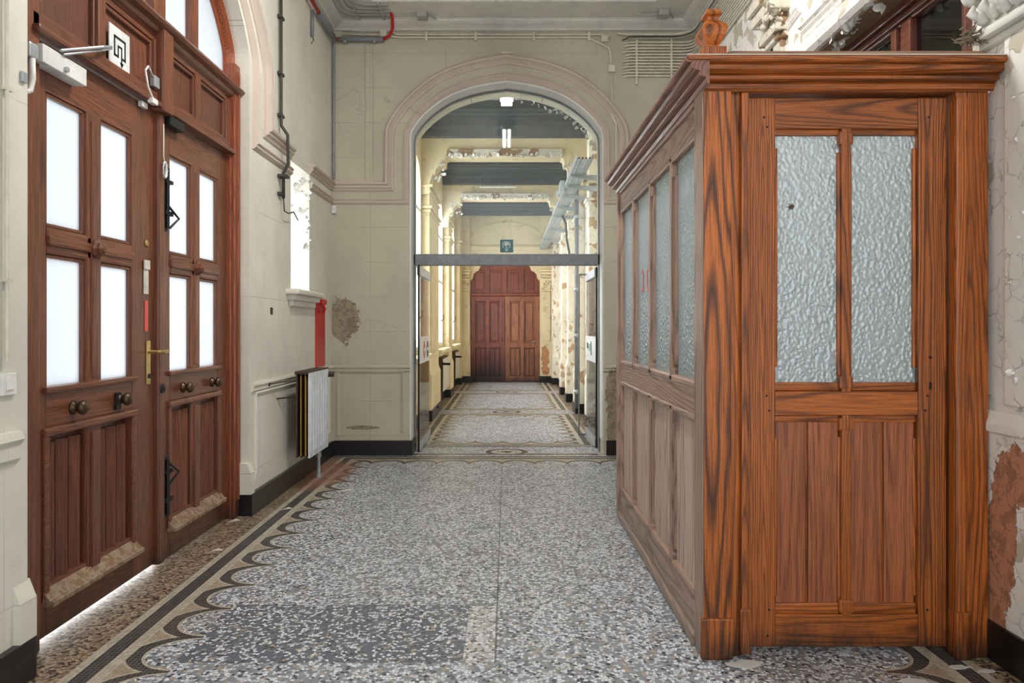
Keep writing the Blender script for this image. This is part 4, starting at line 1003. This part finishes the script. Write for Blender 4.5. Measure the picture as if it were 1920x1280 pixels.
def end_leaf(name, xa, xb, mat, label):
    o = empty(name, ((xa+xb)/2, 17.92, 0), label, 'door', None, 'structure')
    B(xa, xb, 17.93, 17.96, .02, 2.08).build('backboard', mat, o)
    mid = (xa+xb)/2; m = MB()
    for a, b, z0, z1 in ((xa, xa+.11, .02, 2.08), (xb-.11, xb, .02, 2.08), (mid-.04, mid+.04, .1, 2.0)): m.box(a, b, 17.868, 17.93, z0, z1, bev=.008)
    m.build('stile', mat, o); m = MB()
    for z0, z1 in ((.02, .14), (.83, .95), (1.96, 2.08)): m.box(xa+.11, xb-.11, 17.870, 17.93, z0, z1, bev=.007)
    m.build('rail', mat, o)
    for a, b in ((xa+.11, mid-.04), (mid+.04, xb-.11)):
        m = MB(); m.box(a+.05, b-.05, 17.905, 17.93, 1.0, 1.91, bev=.012)
        for q in ((a, a+.02, .95, 1.96), (b-.02, b, .95, 1.96), (a, b, .95, .97), (a, b, 1.94, 1.96)): m.box(q[0], q[1], 17.895, 17.92, q[2], q[3], bev=.006)
        m.build('raised_panel', mat, o)
        m = MB()
        for k in range(2): m.box(a+.02+(b-a-.04)/2*k+.006, a+.02+(b-a-.04)/2*(k+1)-.006, 17.905, 17.92, .16, .81, bev=.008)
        m.build('boarded_panel', mat, o)
    return o
e1 = end_leaf('door_6', -.875, -.045, 'ez', 'left leaf of the corridor end door, dark red, darker foot')
e2 = end_leaf('door_7', -.035, .795, 'ez2', 'right leaf of the corridor end door, paler brown wood')
MB().tube([(.70, 17.885, .98), (.70, 17.85, .98), (.62, 17.85, .985)], .010, 6).build('handle', 'galv', e2)
MB().tube([(-.10, 17.885, 1.02), (-.10, 17.86, 1.02)], .02, 8).build('knob', 'black', e1)
o = empty('end_transom', (-.04, 17.92, 2.1), 'brown panelled transom over the corridor end door', 'transom', None, 'structure')
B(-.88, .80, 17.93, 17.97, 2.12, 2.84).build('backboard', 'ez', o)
m = MB(); m.box(-.88, .80, 17.84, 17.93, 2.085, 2.16, bev=.016); m.box(-.88, .80, 17.90, 17.93, 2.72, 2.84, bev=.006)
for xx in (-.84, -.46, -.04, .38, .76): m.box(xx-.045, xx+.045, 17.895, 17.93, 2.15, 2.80, bev=.008)
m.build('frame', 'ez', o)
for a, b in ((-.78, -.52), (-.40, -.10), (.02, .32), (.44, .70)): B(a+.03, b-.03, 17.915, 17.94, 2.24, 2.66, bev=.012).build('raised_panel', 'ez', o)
struct(B(-1.3, 1.3, 18.0, 18.1, 0, 4.3).build('wall_corridor_back', 'corr_end'), 'hidden wall closing the corridor behind its end door', 'wall')

# cable tray with brackets and pipe
tr_ = empty('cable_tray', (.87, 13, 3.2), 'grey perforated cable tray running along corridor right', 'cable tray')
m = MB(); m.box(.785, .965, 8.2, 17.7, 3.198, 3.202)
for xx in (.785, .965): m.box(xx-.003, xx+.003, 8.2, 17.7, 3.198, 3.26)
for xx in (.82, .845, .90, .93): m.box(xx-.004, xx+.004, 8.2, 17.7, 3.190, 3.198)
m.build('tray', 'galv', tr_)
for i in range(4): MB().tube([(.81+i*.04, 8.22, 3.215), (.81+i*.04, 17.6, 3.215)], .011, 6).build('cable', 'cable', tr_)
for i, yy in enumerate((9.03, 9.70, 10.43, 11.4, 12.28, 13.98, 15.66)):
    xw = 1.20 if not any(a-.05 < yy < b+.05 for a, b in rp_) else 1.09
    m = MB(); m.loft([[(x, yy-.02, 3.185-h), (x, yy+.02, 3.185-h), (x, yy+.02, 3.188), (x, yy-.02, 3.188)] for x, h in ((.79, .02), (xw, .075))])
    tag(m.build('tray_bracket', 'galv'), f'grey tray bracket, {["nearest the arch", "second from the arch", "third from the arch", "fourth from the arch", "fifth from the arch", "sixth from the arch", "farthest from the arch"][i]}', 'bracket', 'brackets under the cable tray')
o = empty('tray_clamp', (.77, 10.1, 3.2), 'small grey box clamped on the left edge of tray', 'box')
m = MB(); m.box(.72, .78, 9.9, 10.2, 3.16, 3.30, bev=.006); m.box(.70, .74, 10.2, 10.35, 3.14, 3.24, bev=.005); m.build('box', 'galv', o)
o = empty('drain_pipe', (1.06, 11.2, 0), 'grey vertical pipe on the corridor right side', 'pipe')
MB().tube([(1.06, 11.15, .10), (1.06, 11.15, 4.24)], .032, 12).build('pipe', 'pvc', o, True)
for zz in (.35, 1.2, 1.9, 3.0): MB().tube([(1.06, 11.15, zz-.03), (1.06, 11.15, zz+.03)], .040, 12).build('collar', 'galv', o, True)
tag(B(1.155, 1.20, 14.1, 14.22, 1.28, 1.40, bev=.01).build('alarm_call_point', 'redpipe'), 'small red alarm box on the corridor right wall', 'alarm')
tag(MB().tube([(.92, 12.2, 3.18), (.98, 12.2, 3.05), (1.0, 12.25, 2.8), (1.05, 12.3, 2.55)], .02, 7).build('hanging_cable', 'cable', None, True), 'dark cable drooping off the cable tray', 'cable')
r3 = random.Random(77)
flakes('peeling_paint', [(1.195, r3.uniform(8.3, 14), r3.uniform(1.0, 3.9)) for _ in range(150)], 'white_reveal', 'white paint scales lifting off the corridor right wall', .035, 78, (-1, 0, 0))

# ------------------------------------------------------------------ right wall: opening, side doorway joinery, capitals
sd = empty('window_7', (2.12, 4.0, 1.0), 'dark brown glazed screen in right wall above booth', 'window', None, 'structure')
m = MB(); m.box(2.12, 2.18, 3.08, 5.0, 2.94, 3.06, bev=.01); m.box(2.09, 2.12, 3.08, 5.0, 3.0, 3.06, bev=.01); m.box(2.10, 2.15, 3.08, 5.0, 2.955, 2.985, bev=.008); m.box(2.12, 2.18, 3.08, 5.0, 0, .9, bev=.01); m.build('rail', 'dx', sd)
m = MB()
for yy, hw in ((3.13, .05), (3.36, .035), (3.40, .02), (3.90, .05), (4.02, .03), (4.45, .04), (4.94, .06)): m.box(2.11, 2.18, yy-hw, yy+hw, .9, 2.95, bev=.012)
m.build('upright', 'dx', sd)
for a, b in ((3.18, 3.32), (3.42, 3.85), (4.05, 4.41), (4.49, 4.88)): B(2.145, 2.151, a, b, .9, 2.95).build('glass_pane', 'greyglass', sd)
# dim room beyond
m = MB(); m.box(4.6, 4.7, 2.0, 6.5, 0, 3.4); m.box(2.37, 4.7, 6.4, 6.5, 0, 3.4); m.box(2.37, 4.7, 1.9, 2.0, 0, 3.4); m.box(2.37, 4.7, 1.9, 6.5, 3.3, 3.4)
struct(m.build('wall_side_room', 'ceil'), 'dim grey room seen through the right-hand screen', 'wall')
struct(B(2.6, 4.7, 1.9, 6.5, -.12, 0).build('floor_side_room', 'stone'), 'floor of the dim side room', 'floor')
area('side_room_fill_light', (3.6, 4.2, 3.2), (0, 0, 0), 1.2, 1.6, 38, (.9, .96, 1))  # added fill under the side room's ceiling, no window there
fRm = lambda u, v, d: Vector((XR - d, u, v))
struct(MB().sweep([(3.0, 3.30), (4.80, 3.30)], prof_o, fRm).build('trim_60', 'cream_right'), 'upper peeling moulding over the right-hand opening', 'trim')
struct(MB().sweep([(3.0, 3.175), (4.88, 3.175), (5.06, 3.175)], [(0, 0), (0, .03), (.03, .045), (.06, .05), (.09, .045), (.115, .02), (.118, 0)], fRm).build('trim_61', 'cream_right'), 'thick rounded moulding on edge of the right-hand lintel', 'trim')
struct(B(1.96, 2.12, 3.08, 5.0, 3.045, 3.0595).build('trim_62', 'bare'), 'bare brown soffit with hanging paint above the screen', 'trim')
struct(MB().sweep([(5.20, 3.42), (4.90, 3.46), (4.86, 3.52), (4.86, 4.30)][::-1], prof_i, fRm).build('trim_63', 'cream_right'), 'bent pale moulding beside the far corbel', 'trim')
r3 = random.Random(91)
flakes('peeling_paint', [(r3.uniform(1.95, 2.04), r3.uniform(3.3, 4.9), 3.05+r3.uniform(-.005, .01)) for _ in range(60)], 'white_reveal', 'white paint strips hanging from the right-hand lintel', .045, 92, (-.3, -.3, -1))
flakes('peeling_paint', [(XR-.02, r3.uniform(2.50, 2.84), r3.uniform(1.05, 2.40)) for _ in range(22)], 'cream_right', 'curled paint scales on wall right of the booth', .022, 93, (-1, -.2, 0))
# near capital
cpz = empty('capital', (XR, 2.8, 2.45), 'white carved leaf capital at the upper right', 'capital', None, 'structure')
m = MB()
for z0, z1, e in ((2.44, 2.47, .03), (2.47, 2.50, .06), (2.50, 2.515, .045), (2.70, 2.73, .09), (2.73, 2.79, .12), (2.79, 2.83, .105)): m.box(XR-e, XR+.02, 2.45-e*.3, 2.98+e*.6, z0, z1, bev=.010)
m.box(XR-.03, XR+.02, 2.45, 2.98, 2.5, 2.72); m.build('moulding', 'white_reveal', cpz)
m = MB(); r4 = random.Random(5)
for q in range(16):
    yy = 2.47 + q*.034; zz = 2.56 + (.09 if q % 2 else 0); s_ = r4.uniform(.026, .036)
    m.lathe([(0, -s_*1.1), (s_*.6, -s_*.8), (s_, 0), (s_*.8, s_*.7), (0, s_*1.2)], (XR-.045-(.03 if q % 2 else 0), yy, zz), 10)
    m.tube([(XR-.03, yy, zz-.02), (XR-.085, yy+.01, zz+.02), (XR-.07, yy+.015, zz+.05)], [.02, .018, .008], 8)
m.build('carved_leaves', 'white_reveal', cpz, True)
cpf = empty('capital', (XR, 5.3, 3.3), 'peeling corbel capital on right wall past the booth', 'capital', None, 'structure')
m = MB()
for z0, z1, e in ((3.34, 3.38, .04), (3.38, 3.43, .09), (3.43, 3.47, .07), (3.52, 3.60, .14), (3.60, 3.66, .17), (3.70, 3.76, .13)): m.box(XR-e, XR+.02, 5.10-e*.3, 5.42+e*.3, z0, z1, bev=.012)
m.box(XR-.06, XR+.02, 5.13, 5.40, 3.34, 3.80, bev=.01); m.box(XR-.035, XR+.02, 5.14, 5.30, .16, 3.34, bev=.008); m.build('moulding', 'peel', cpf)
r4 = random.Random(8); m = MB()
for q in range(10):
    m.lathe([(0, -.03), (.02, -.02), (.03, .01), (0, .04)], (XR-.08-.04*r4.random(), 5.10+.032*q, 3.49+.04*r4.random()), 8)
m.build('carved_leaves', 'peel', cpf, True)
flakes('peeling_paint', [(XR-r4.uniform(.05, .17), 5.09, r4.uniform(3.36, 3.75)) for _ in range(24)], 'peel', 'loose paint curling off the far corbel capital', .045, 94, (-.4, -1, -.3))

# ------------------------------------------------------------------ the wooden booth
X0, X1, Y0, Y1 = .785, 1.925, 2.93, 5.15
bo = empty('booth', (X0, Y0, 0), 'varnished pine porter booth with hammered glass and finial', 'booth')
# corner post: front face with bold grain, layered strips
m = MB(); m.box(X0, .895, Y0, Y0+.13, 0, 2.30, bev=.006); m.build('corner_post', 'kzbig', bo)
m = MB(); m.box(.893, .938, Y0+.022, Y0+.10, 0, 2.28, bev=.010); m.build('corner_strip', 'kzbig', bo)
m = MB(); m.box(.936, .968, Y0+.004, Y0+.10, .02, 2.26, bev=.009); m.box(.930, .972, Y0-.004, Y0+.10, .02, .20, bev=.008); m.build('door_jamb', 'kz', bo)
m = MB(); m.box(X0-.006, X0+.0, Y0+.004, Y0+.125, .0, 2.28); m.build('post_sheen_facing', 'kzside', bo)  # thin facing, coloured paler for the sheen on the post's side
m = MB(); m.box(X0-.012, .90, Y0-.010, Y0+.02, 0, .165, bev=.008); m.build('post_plinth', 'kzbig', bo)
m = MB(); m.box(1.795, X1, Y0+.01, Y0+.12, 0, 2.30, bev=.006); m.build('wall_post', 'kz', bo)
m = MB(); m.box(1.785, 1.835, Y0-.006, Y0+.05, .18, 2.24, bev=.012); m.box(1.783, 1.845, Y0-.014, Y0+.05, 0, .19, bev=.008); m.build('wall_post_strip', 'kz', bo)
m = MB(); m.box(.90, 1.80, Y0+.02, Y0+.12, 2.262, 2.31, bev=.005); m.box(.94, 1.79, Y0+.002, Y0+.04, 2.268, 2.296, bev=.01); m.build('lintel', 'kx', bo)
# cornice (front and left side)
cpr = [(0, 0), (0, .088), (.006, .093), (.018, .093), (.024, .086), (.026, .070), (.032, .074), (.046, .068), (.054, .052), (.058, .036), (.064, .042), (.074, .040), (.080, .030), (.082, .012), (.088, .016), (.104, .010), (.112, 0)]
zt = 2.372
MB().sweep([(X0-.0, zt), (X1+.01, zt)], cpr, fB(Y0)).build('front_cornice', 'kx', bo)
MB().sweep([(Y0-.085, zt), (Y1+.05, zt)], cpr, fR(X0)).build('side_cornice', 'kycor', bo)
B(X0-.086, X0+.02, Y0-.092, Y0+.02, zt-.018, zt+.001, bev=.006).build('cornice_corner', 'kx', bo)
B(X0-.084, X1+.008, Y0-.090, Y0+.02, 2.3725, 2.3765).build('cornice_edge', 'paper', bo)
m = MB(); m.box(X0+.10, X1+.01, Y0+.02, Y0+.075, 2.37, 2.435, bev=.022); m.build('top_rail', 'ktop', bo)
m = MB(); m.box(X0+.02, X0+.07, Y0+.12, Y1, 2.37, 2.40, bev=.012); m.build('side_top_rail', 'kyside', bo)
# finial
fi = MB().box(X0-.005, X0+.092, Y0-.005, Y0+.12, 2.37, 2.44, bev=.005).build('finial_block', 'kz', bo)
m = MB(); c = (X0+.044, Y0+.055, 2.44)
m.lathe([(.024, 0), (.024, .014), (.027, .020), (.044, .048), (.050, .070), (.047, .088), (.030, .108), (.022, .116), (.022, .130), (.032, .136), (.030, .146), (.022, .160), (.008, .168)], c, 4, sq=1.25)
m.build('finial', 'kzbig', fi)
# left side: fixed frame
SX = X0
def sb(y0, y1, z0, z1, x=0., dpt=.04, bev=.006): return (SX+x, SX+x+dpt, y0, y1, z0, z1)
m = MB(); m.box(*sb(5.05, Y1, 0, 2.28, 0, .06), bev=.008); m.box(*sb(5.10, Y1+.02, 0, 2.26, -.016, .06), bev=.008); m.build('rear_post', 'kzside', bo)
for z0, z1 in ((2.13, 2.275), (.955, 1.065), (.045, .195)): B(*sb(3.06, 5.06, z0, z1, .002), bev=.006).build('side_rail', 'kyside', bo)
m = MB(); m.box(*sb(3.05, 5.12, 0, .05, -.018, .06), bev=.012); m.build('side_plinth', 'kyside', bo)
for z0, z1, e in ((2.235, 2.262, -.012), (2.10, 2.135, -.004), (1.062, 1.10, -.004), (.925, .958, -.004), (.192, .225, -.004)): B(*sb(3.06, 5.06, z0, z1, e, .03), bev=.011).build('side_moulding', 'kyside', bo)
gy = [(5.03, 4.62), (4.52, 4.08), (3.985, 3.56), (3.465, 3.09)]
for yc in ((4.62+4.52)/2, (4.08+3.985)/2, (3.56+3.465)/2):
    m = MB(); m.box(*sb(yc-.022, yc+.022, 1.06, 2.13, -.004, .044), bev=.004); m.box(*sb(yc-.046, yc+.046, 1.14, 2.04, .010, .03), bev=.012)
    m.box(*sb(yc-.022, yc+.022, .20, .955, -.004, .044), bev=.004); m.box(*sb(yc-.040, yc+.040, .27, .88, .008, .03), bev=.010)
    for za in (1.10, 2.06, .225, .90): m.box(*sb(yc-.040, yc+.040, za-.03, za+.03, -.002, .036), bev=.012)
    m.build('side_mullion', 'kzside', bo)
for a, b in gy:
    gp = B(SX+.024, SX+.029, b-.02, a+.02, 1.07, 2.13).build('side_glass', 'hammer', bo)
    if abs(a-4.52) < .01:
        for txt, yy in (('3', 4.37), ('0', 4.20)):
            cu = bpy.data.curves.new('lettering', 'FONT'); cu.body = txt; cu.size = .19; cu.extrude = .0006; cu.align_x = 'CENTER'
            cu.materials.append(M['sticker'])
            tmp = bpy.data.objects.new('lettering_outline', cu); COL.objects.link(tmp); bpy.context.view_layer.update()
            me = bpy.data.meshes.new_from_object(tmp.evaluated_get(bpy.context.evaluated_depsgraph_get())); bpy.data.objects.remove(tmp)
            me.materials.clear(); me.materials.append(M['sticker'])
            to = bpy.data.objects.new('lettering', me); COL.objects.link(to); to.parent = gp
            to.location = (SX+.0225, yy, 1.53); to.rotation_euler = (PI/2, 0, -PI/2)
for a, b in gy:
    w_ = a-b+.03; n = 3
    for k in range(n):
        y_ = b-.015 + w_*k/n
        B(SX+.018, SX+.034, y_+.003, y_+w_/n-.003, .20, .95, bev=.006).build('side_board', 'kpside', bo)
# right inner back frame so the booth closes to the wall at rear
m = MB(); m.box(X0, XR-.01, Y1-.05, Y1, 0, .95); m.box(X0, XR-.01, Y1-.05, Y1, 2.15, 2.30); m.box(1.35, 1.42, Y1-.05, Y1, .95, 2.15); m.box(1.87, XR-.01, Y1-.05, Y1, .95, 2.15); m.build('rear_frame', 'kx', bo)
for a, b in ((.84, 1.36), (1.41, 1.88)): B(a, b, Y1-.03, Y1-.025, .94, 2.16).build('rear_glass', 'hammer', bo)
# booth door (part), its pieces are sub-parts
YD = Y0+.045
dr = MB()
dr.box(.972, 1.087, YD, YD+.045, .03, 2.250, bev=.005); dr.box(1.664, 1.778, YD, YD+.045, .03, 2.250, bev=.005)
door = dr.build('door', 'kz', bo)
def sub(m, name, mat):
    o = m.build(name, mat); o.parent = door; o.matrix_parent_inverse = Matrix.Translation(bo.location).inverted() @ Matrix.Identity(4)
    o.matrix_parent_inverse = Matrix.Identity(4); return o
SUBS = []
for z0, z1 in ((2.125, 2.248), (.965, 1.062), (.03, .160)): sub(B(1.087, 1.664, YD+.002, YD+.045, z0, z1, bev=.003), 'rail', 'kx')
for z0, z1 in ((2.100, 2.128), (1.062, 1.098), (.935, .966), (.158, .205)):
    for a, b in ((1.087, 1.352), (1.396, 1.664)): sub(B(a, b, YD+.012, YD+.04, z0, z1, bev=.010), 'moulding', 'kx')
for z0, z1 in ((1.06, 2.125), (.155, .966)):
    m = MB(); m.box(1.355, 1.393, YD+.0, YD+.044, z0, z1, bev=.004); m.box(1.343, 1.405, YD+.016, YD+.04, z0+.06, z1-.09, bev=.010)
    for za in (z0+.01, z1-.065): m.box(1.345, 1.403, YD-.002, YD+.044, za, za+.055, bev=.010)
    sub(m, 'mullion', 'kz')
for xx in (1.087, 1.650):
    for z0, z1 in ((1.16, 2.05), (.23, .87)): sub(B(xx, xx+.014, YD+.014, YD+.04, z0, z1, bev=.005), 'bead', 'kz')
for a, b in ((1.083, 1.36), (1.39, 1.668)):
    sub(B(a, b, YD+.026, YD+.031, 1.07, 2.12), 'glass_pane', 'hammer')
    w_ = b-a-.012
    for k in range(2): sub(B(a+.006+w_/2*k+.005, a+.006+w_/2*(k+1)-.005, YD+.018, YD+.036, .19, .95, bev=.009), 'board', 'kpan')
    for k in range(3):
        xx = a+.006+w_/2*k; sub(B(xx-.010, xx+.010, YD+.030, YD+.040, .19, .95), 'tongue', 'kz') if k == 1 else None
for x_, z_ in ((1.05, 1.045), (1.06, .985), (1.70, 1.045), (1.692, .985), (1.06, .18), (1.055, .075), (1.70, .18), (1.04, 2.17), (1.052, 2.13), (1.705, 2.17)):
    sub(MB().lathe([(.0045, 0), (.0045, .002), (0, .0025)], (x_, YD-.002, z_), 8, 'y'), 'peg', 'black')
sub(MB().lathe([(.006, 0), (.006, .003), (0, .003)], (1.712, YD-.003, 1.20), 8, 'y'), 'key_hole', 'black')
sub(B(1.708, 1.717, YD-.002, YD+.001, 1.07, 1.10), 'latch_slot', 'black')
sub(MB().prism([(1.158+.018*math.cos(k*PI/6)*(.7+.4*math.sin(k*2.3)), 1.812+.014*math.sin(k*PI/6)*(.7+.4*math.cos(k*3.1))) for k in range(12)], 0, .002, lambda u, v, d: Vector((u, YD+.023+d, v))), 'glass_stain', 'bronze')
sub(MB().tube([(1.435, YD+.0245, 1.955), (1.47, YD+.0245, 1.90), (1.515, YD+.0245, 1.815)], .0010, 4), 'glass_scratch', 'white')
# debris on top right
m = MB(); r4 = random.Random(12)
for q in range(60):
    p = Vector((1.86+r4.gauss(0, .025), Y0+.03+r4.gauss(0, .018), 2.462+abs(r4.gauss(0, .025))))
    d_ = Vector((r4.uniform(-1, 1), r4.uniform(-1, 1), r4.uniform(-.5, .6)))*.022
    m.tube([p-d_, p, p+d_+Vector((0, 0, .006))], [.002, .005, .001], 5)
tag(m.build('debris_clump', 'nest'), 'clump of dry fluff lying on right end of booth top', 'debris', None, 'stuff')

# ------------------------------------------------------------------ small litter on the floor
def scrap(x, y, s_, mat, label, seed, th=.003, group=None):
    r5 = random.Random(seed); n = 11
    pts = [(x + s_*math.cos(k*2*PI/n)*r5.uniform(.6, 1.1), y + s_*.45*math.sin(k*2*PI/n)*r5.uniform(.6, 1.1)) for k in range(n)]
    return tag(MB().prism(pts, .0005, th, lambda u, v, d: Vector((u, v, d))).build('paint_chip' if mat == 'white_reveal' else 'paper_scrap', mat), label, 'scrap', group)
scrap(.94, 2.885, .085, 'white_reveal', 'cream paint chip lying at the foot of booth corner post', 1, .004)
scrap(1.76, 2.86, .045, 'white_reveal', 'cream paint chip on mosaic left of booth wall post', 2)
scrap(1.85, 2.83, .035, 'white_reveal', 'small paint chip right of the booth wall post', 3)
scrap(1.52, 2.74, .07, 'white_reveal', 'paint chip at the bottom edge below the booth door', 4)
for i, (x, y, l) in enumerate(((-1.29, 5.96, 'white torn paper scrap beside the mosaic scallops'), (-1.60, 5.35, 'tiny white strip on the mosaic near the skirting'), (-1.86, 5.02, 'pale straw at the foot of the far entrance leaf'), (-1.72, 4.35, 'yellow straw on the floor before the far leaf'))):
    a = R.uniform(0, 3); m = MB()
    dx, dy = (.06, .03) if i == 0 else (.035, .03)
    m.loft([[(x-dx, y-dy, .001), (x-dx+.01, y-dy+.015, .001), (x-dx+.01, y-dy+.015, .003), (x-dx, y-dy, .003)], [(x, y, .001), (x+.004, y+.03, .006), (x+.004, y+.03, .010), (x, y, .006)], [(x+dx, y+dy*.3, .001), (x+dx, y+dy*.3+.01, .001), (x+dx, y+dy*.3+.01, .004), (x+dx, y+dy*.3, .004)]])
    tag(m.build('paper_scrap' if i < 2 else 'straw', 'paper'), l, 'scrap')
m = MB(); r4 = random.Random(33)
for q in range(90):
    x, y = r4.choice((-1, 1))*r4.uniform(.3, 1.0), r4.uniform(9.5, 17.6); s_ = r4.uniform(.006, .02)
    m.prism([(x + s_*math.cos(k*2*PI/5), y + s_*math.sin(k*2*PI/5)) for k in range(5)], .0005, .003, lambda u, v, d: Vector((u, v, d)))
tag(m.build('plaster_crumbs', 'white_reveal'), 'scattered white plaster crumbs on the corridor floor', 'crumbs', None, 'stuff')
bpy.context.view_layer.update()
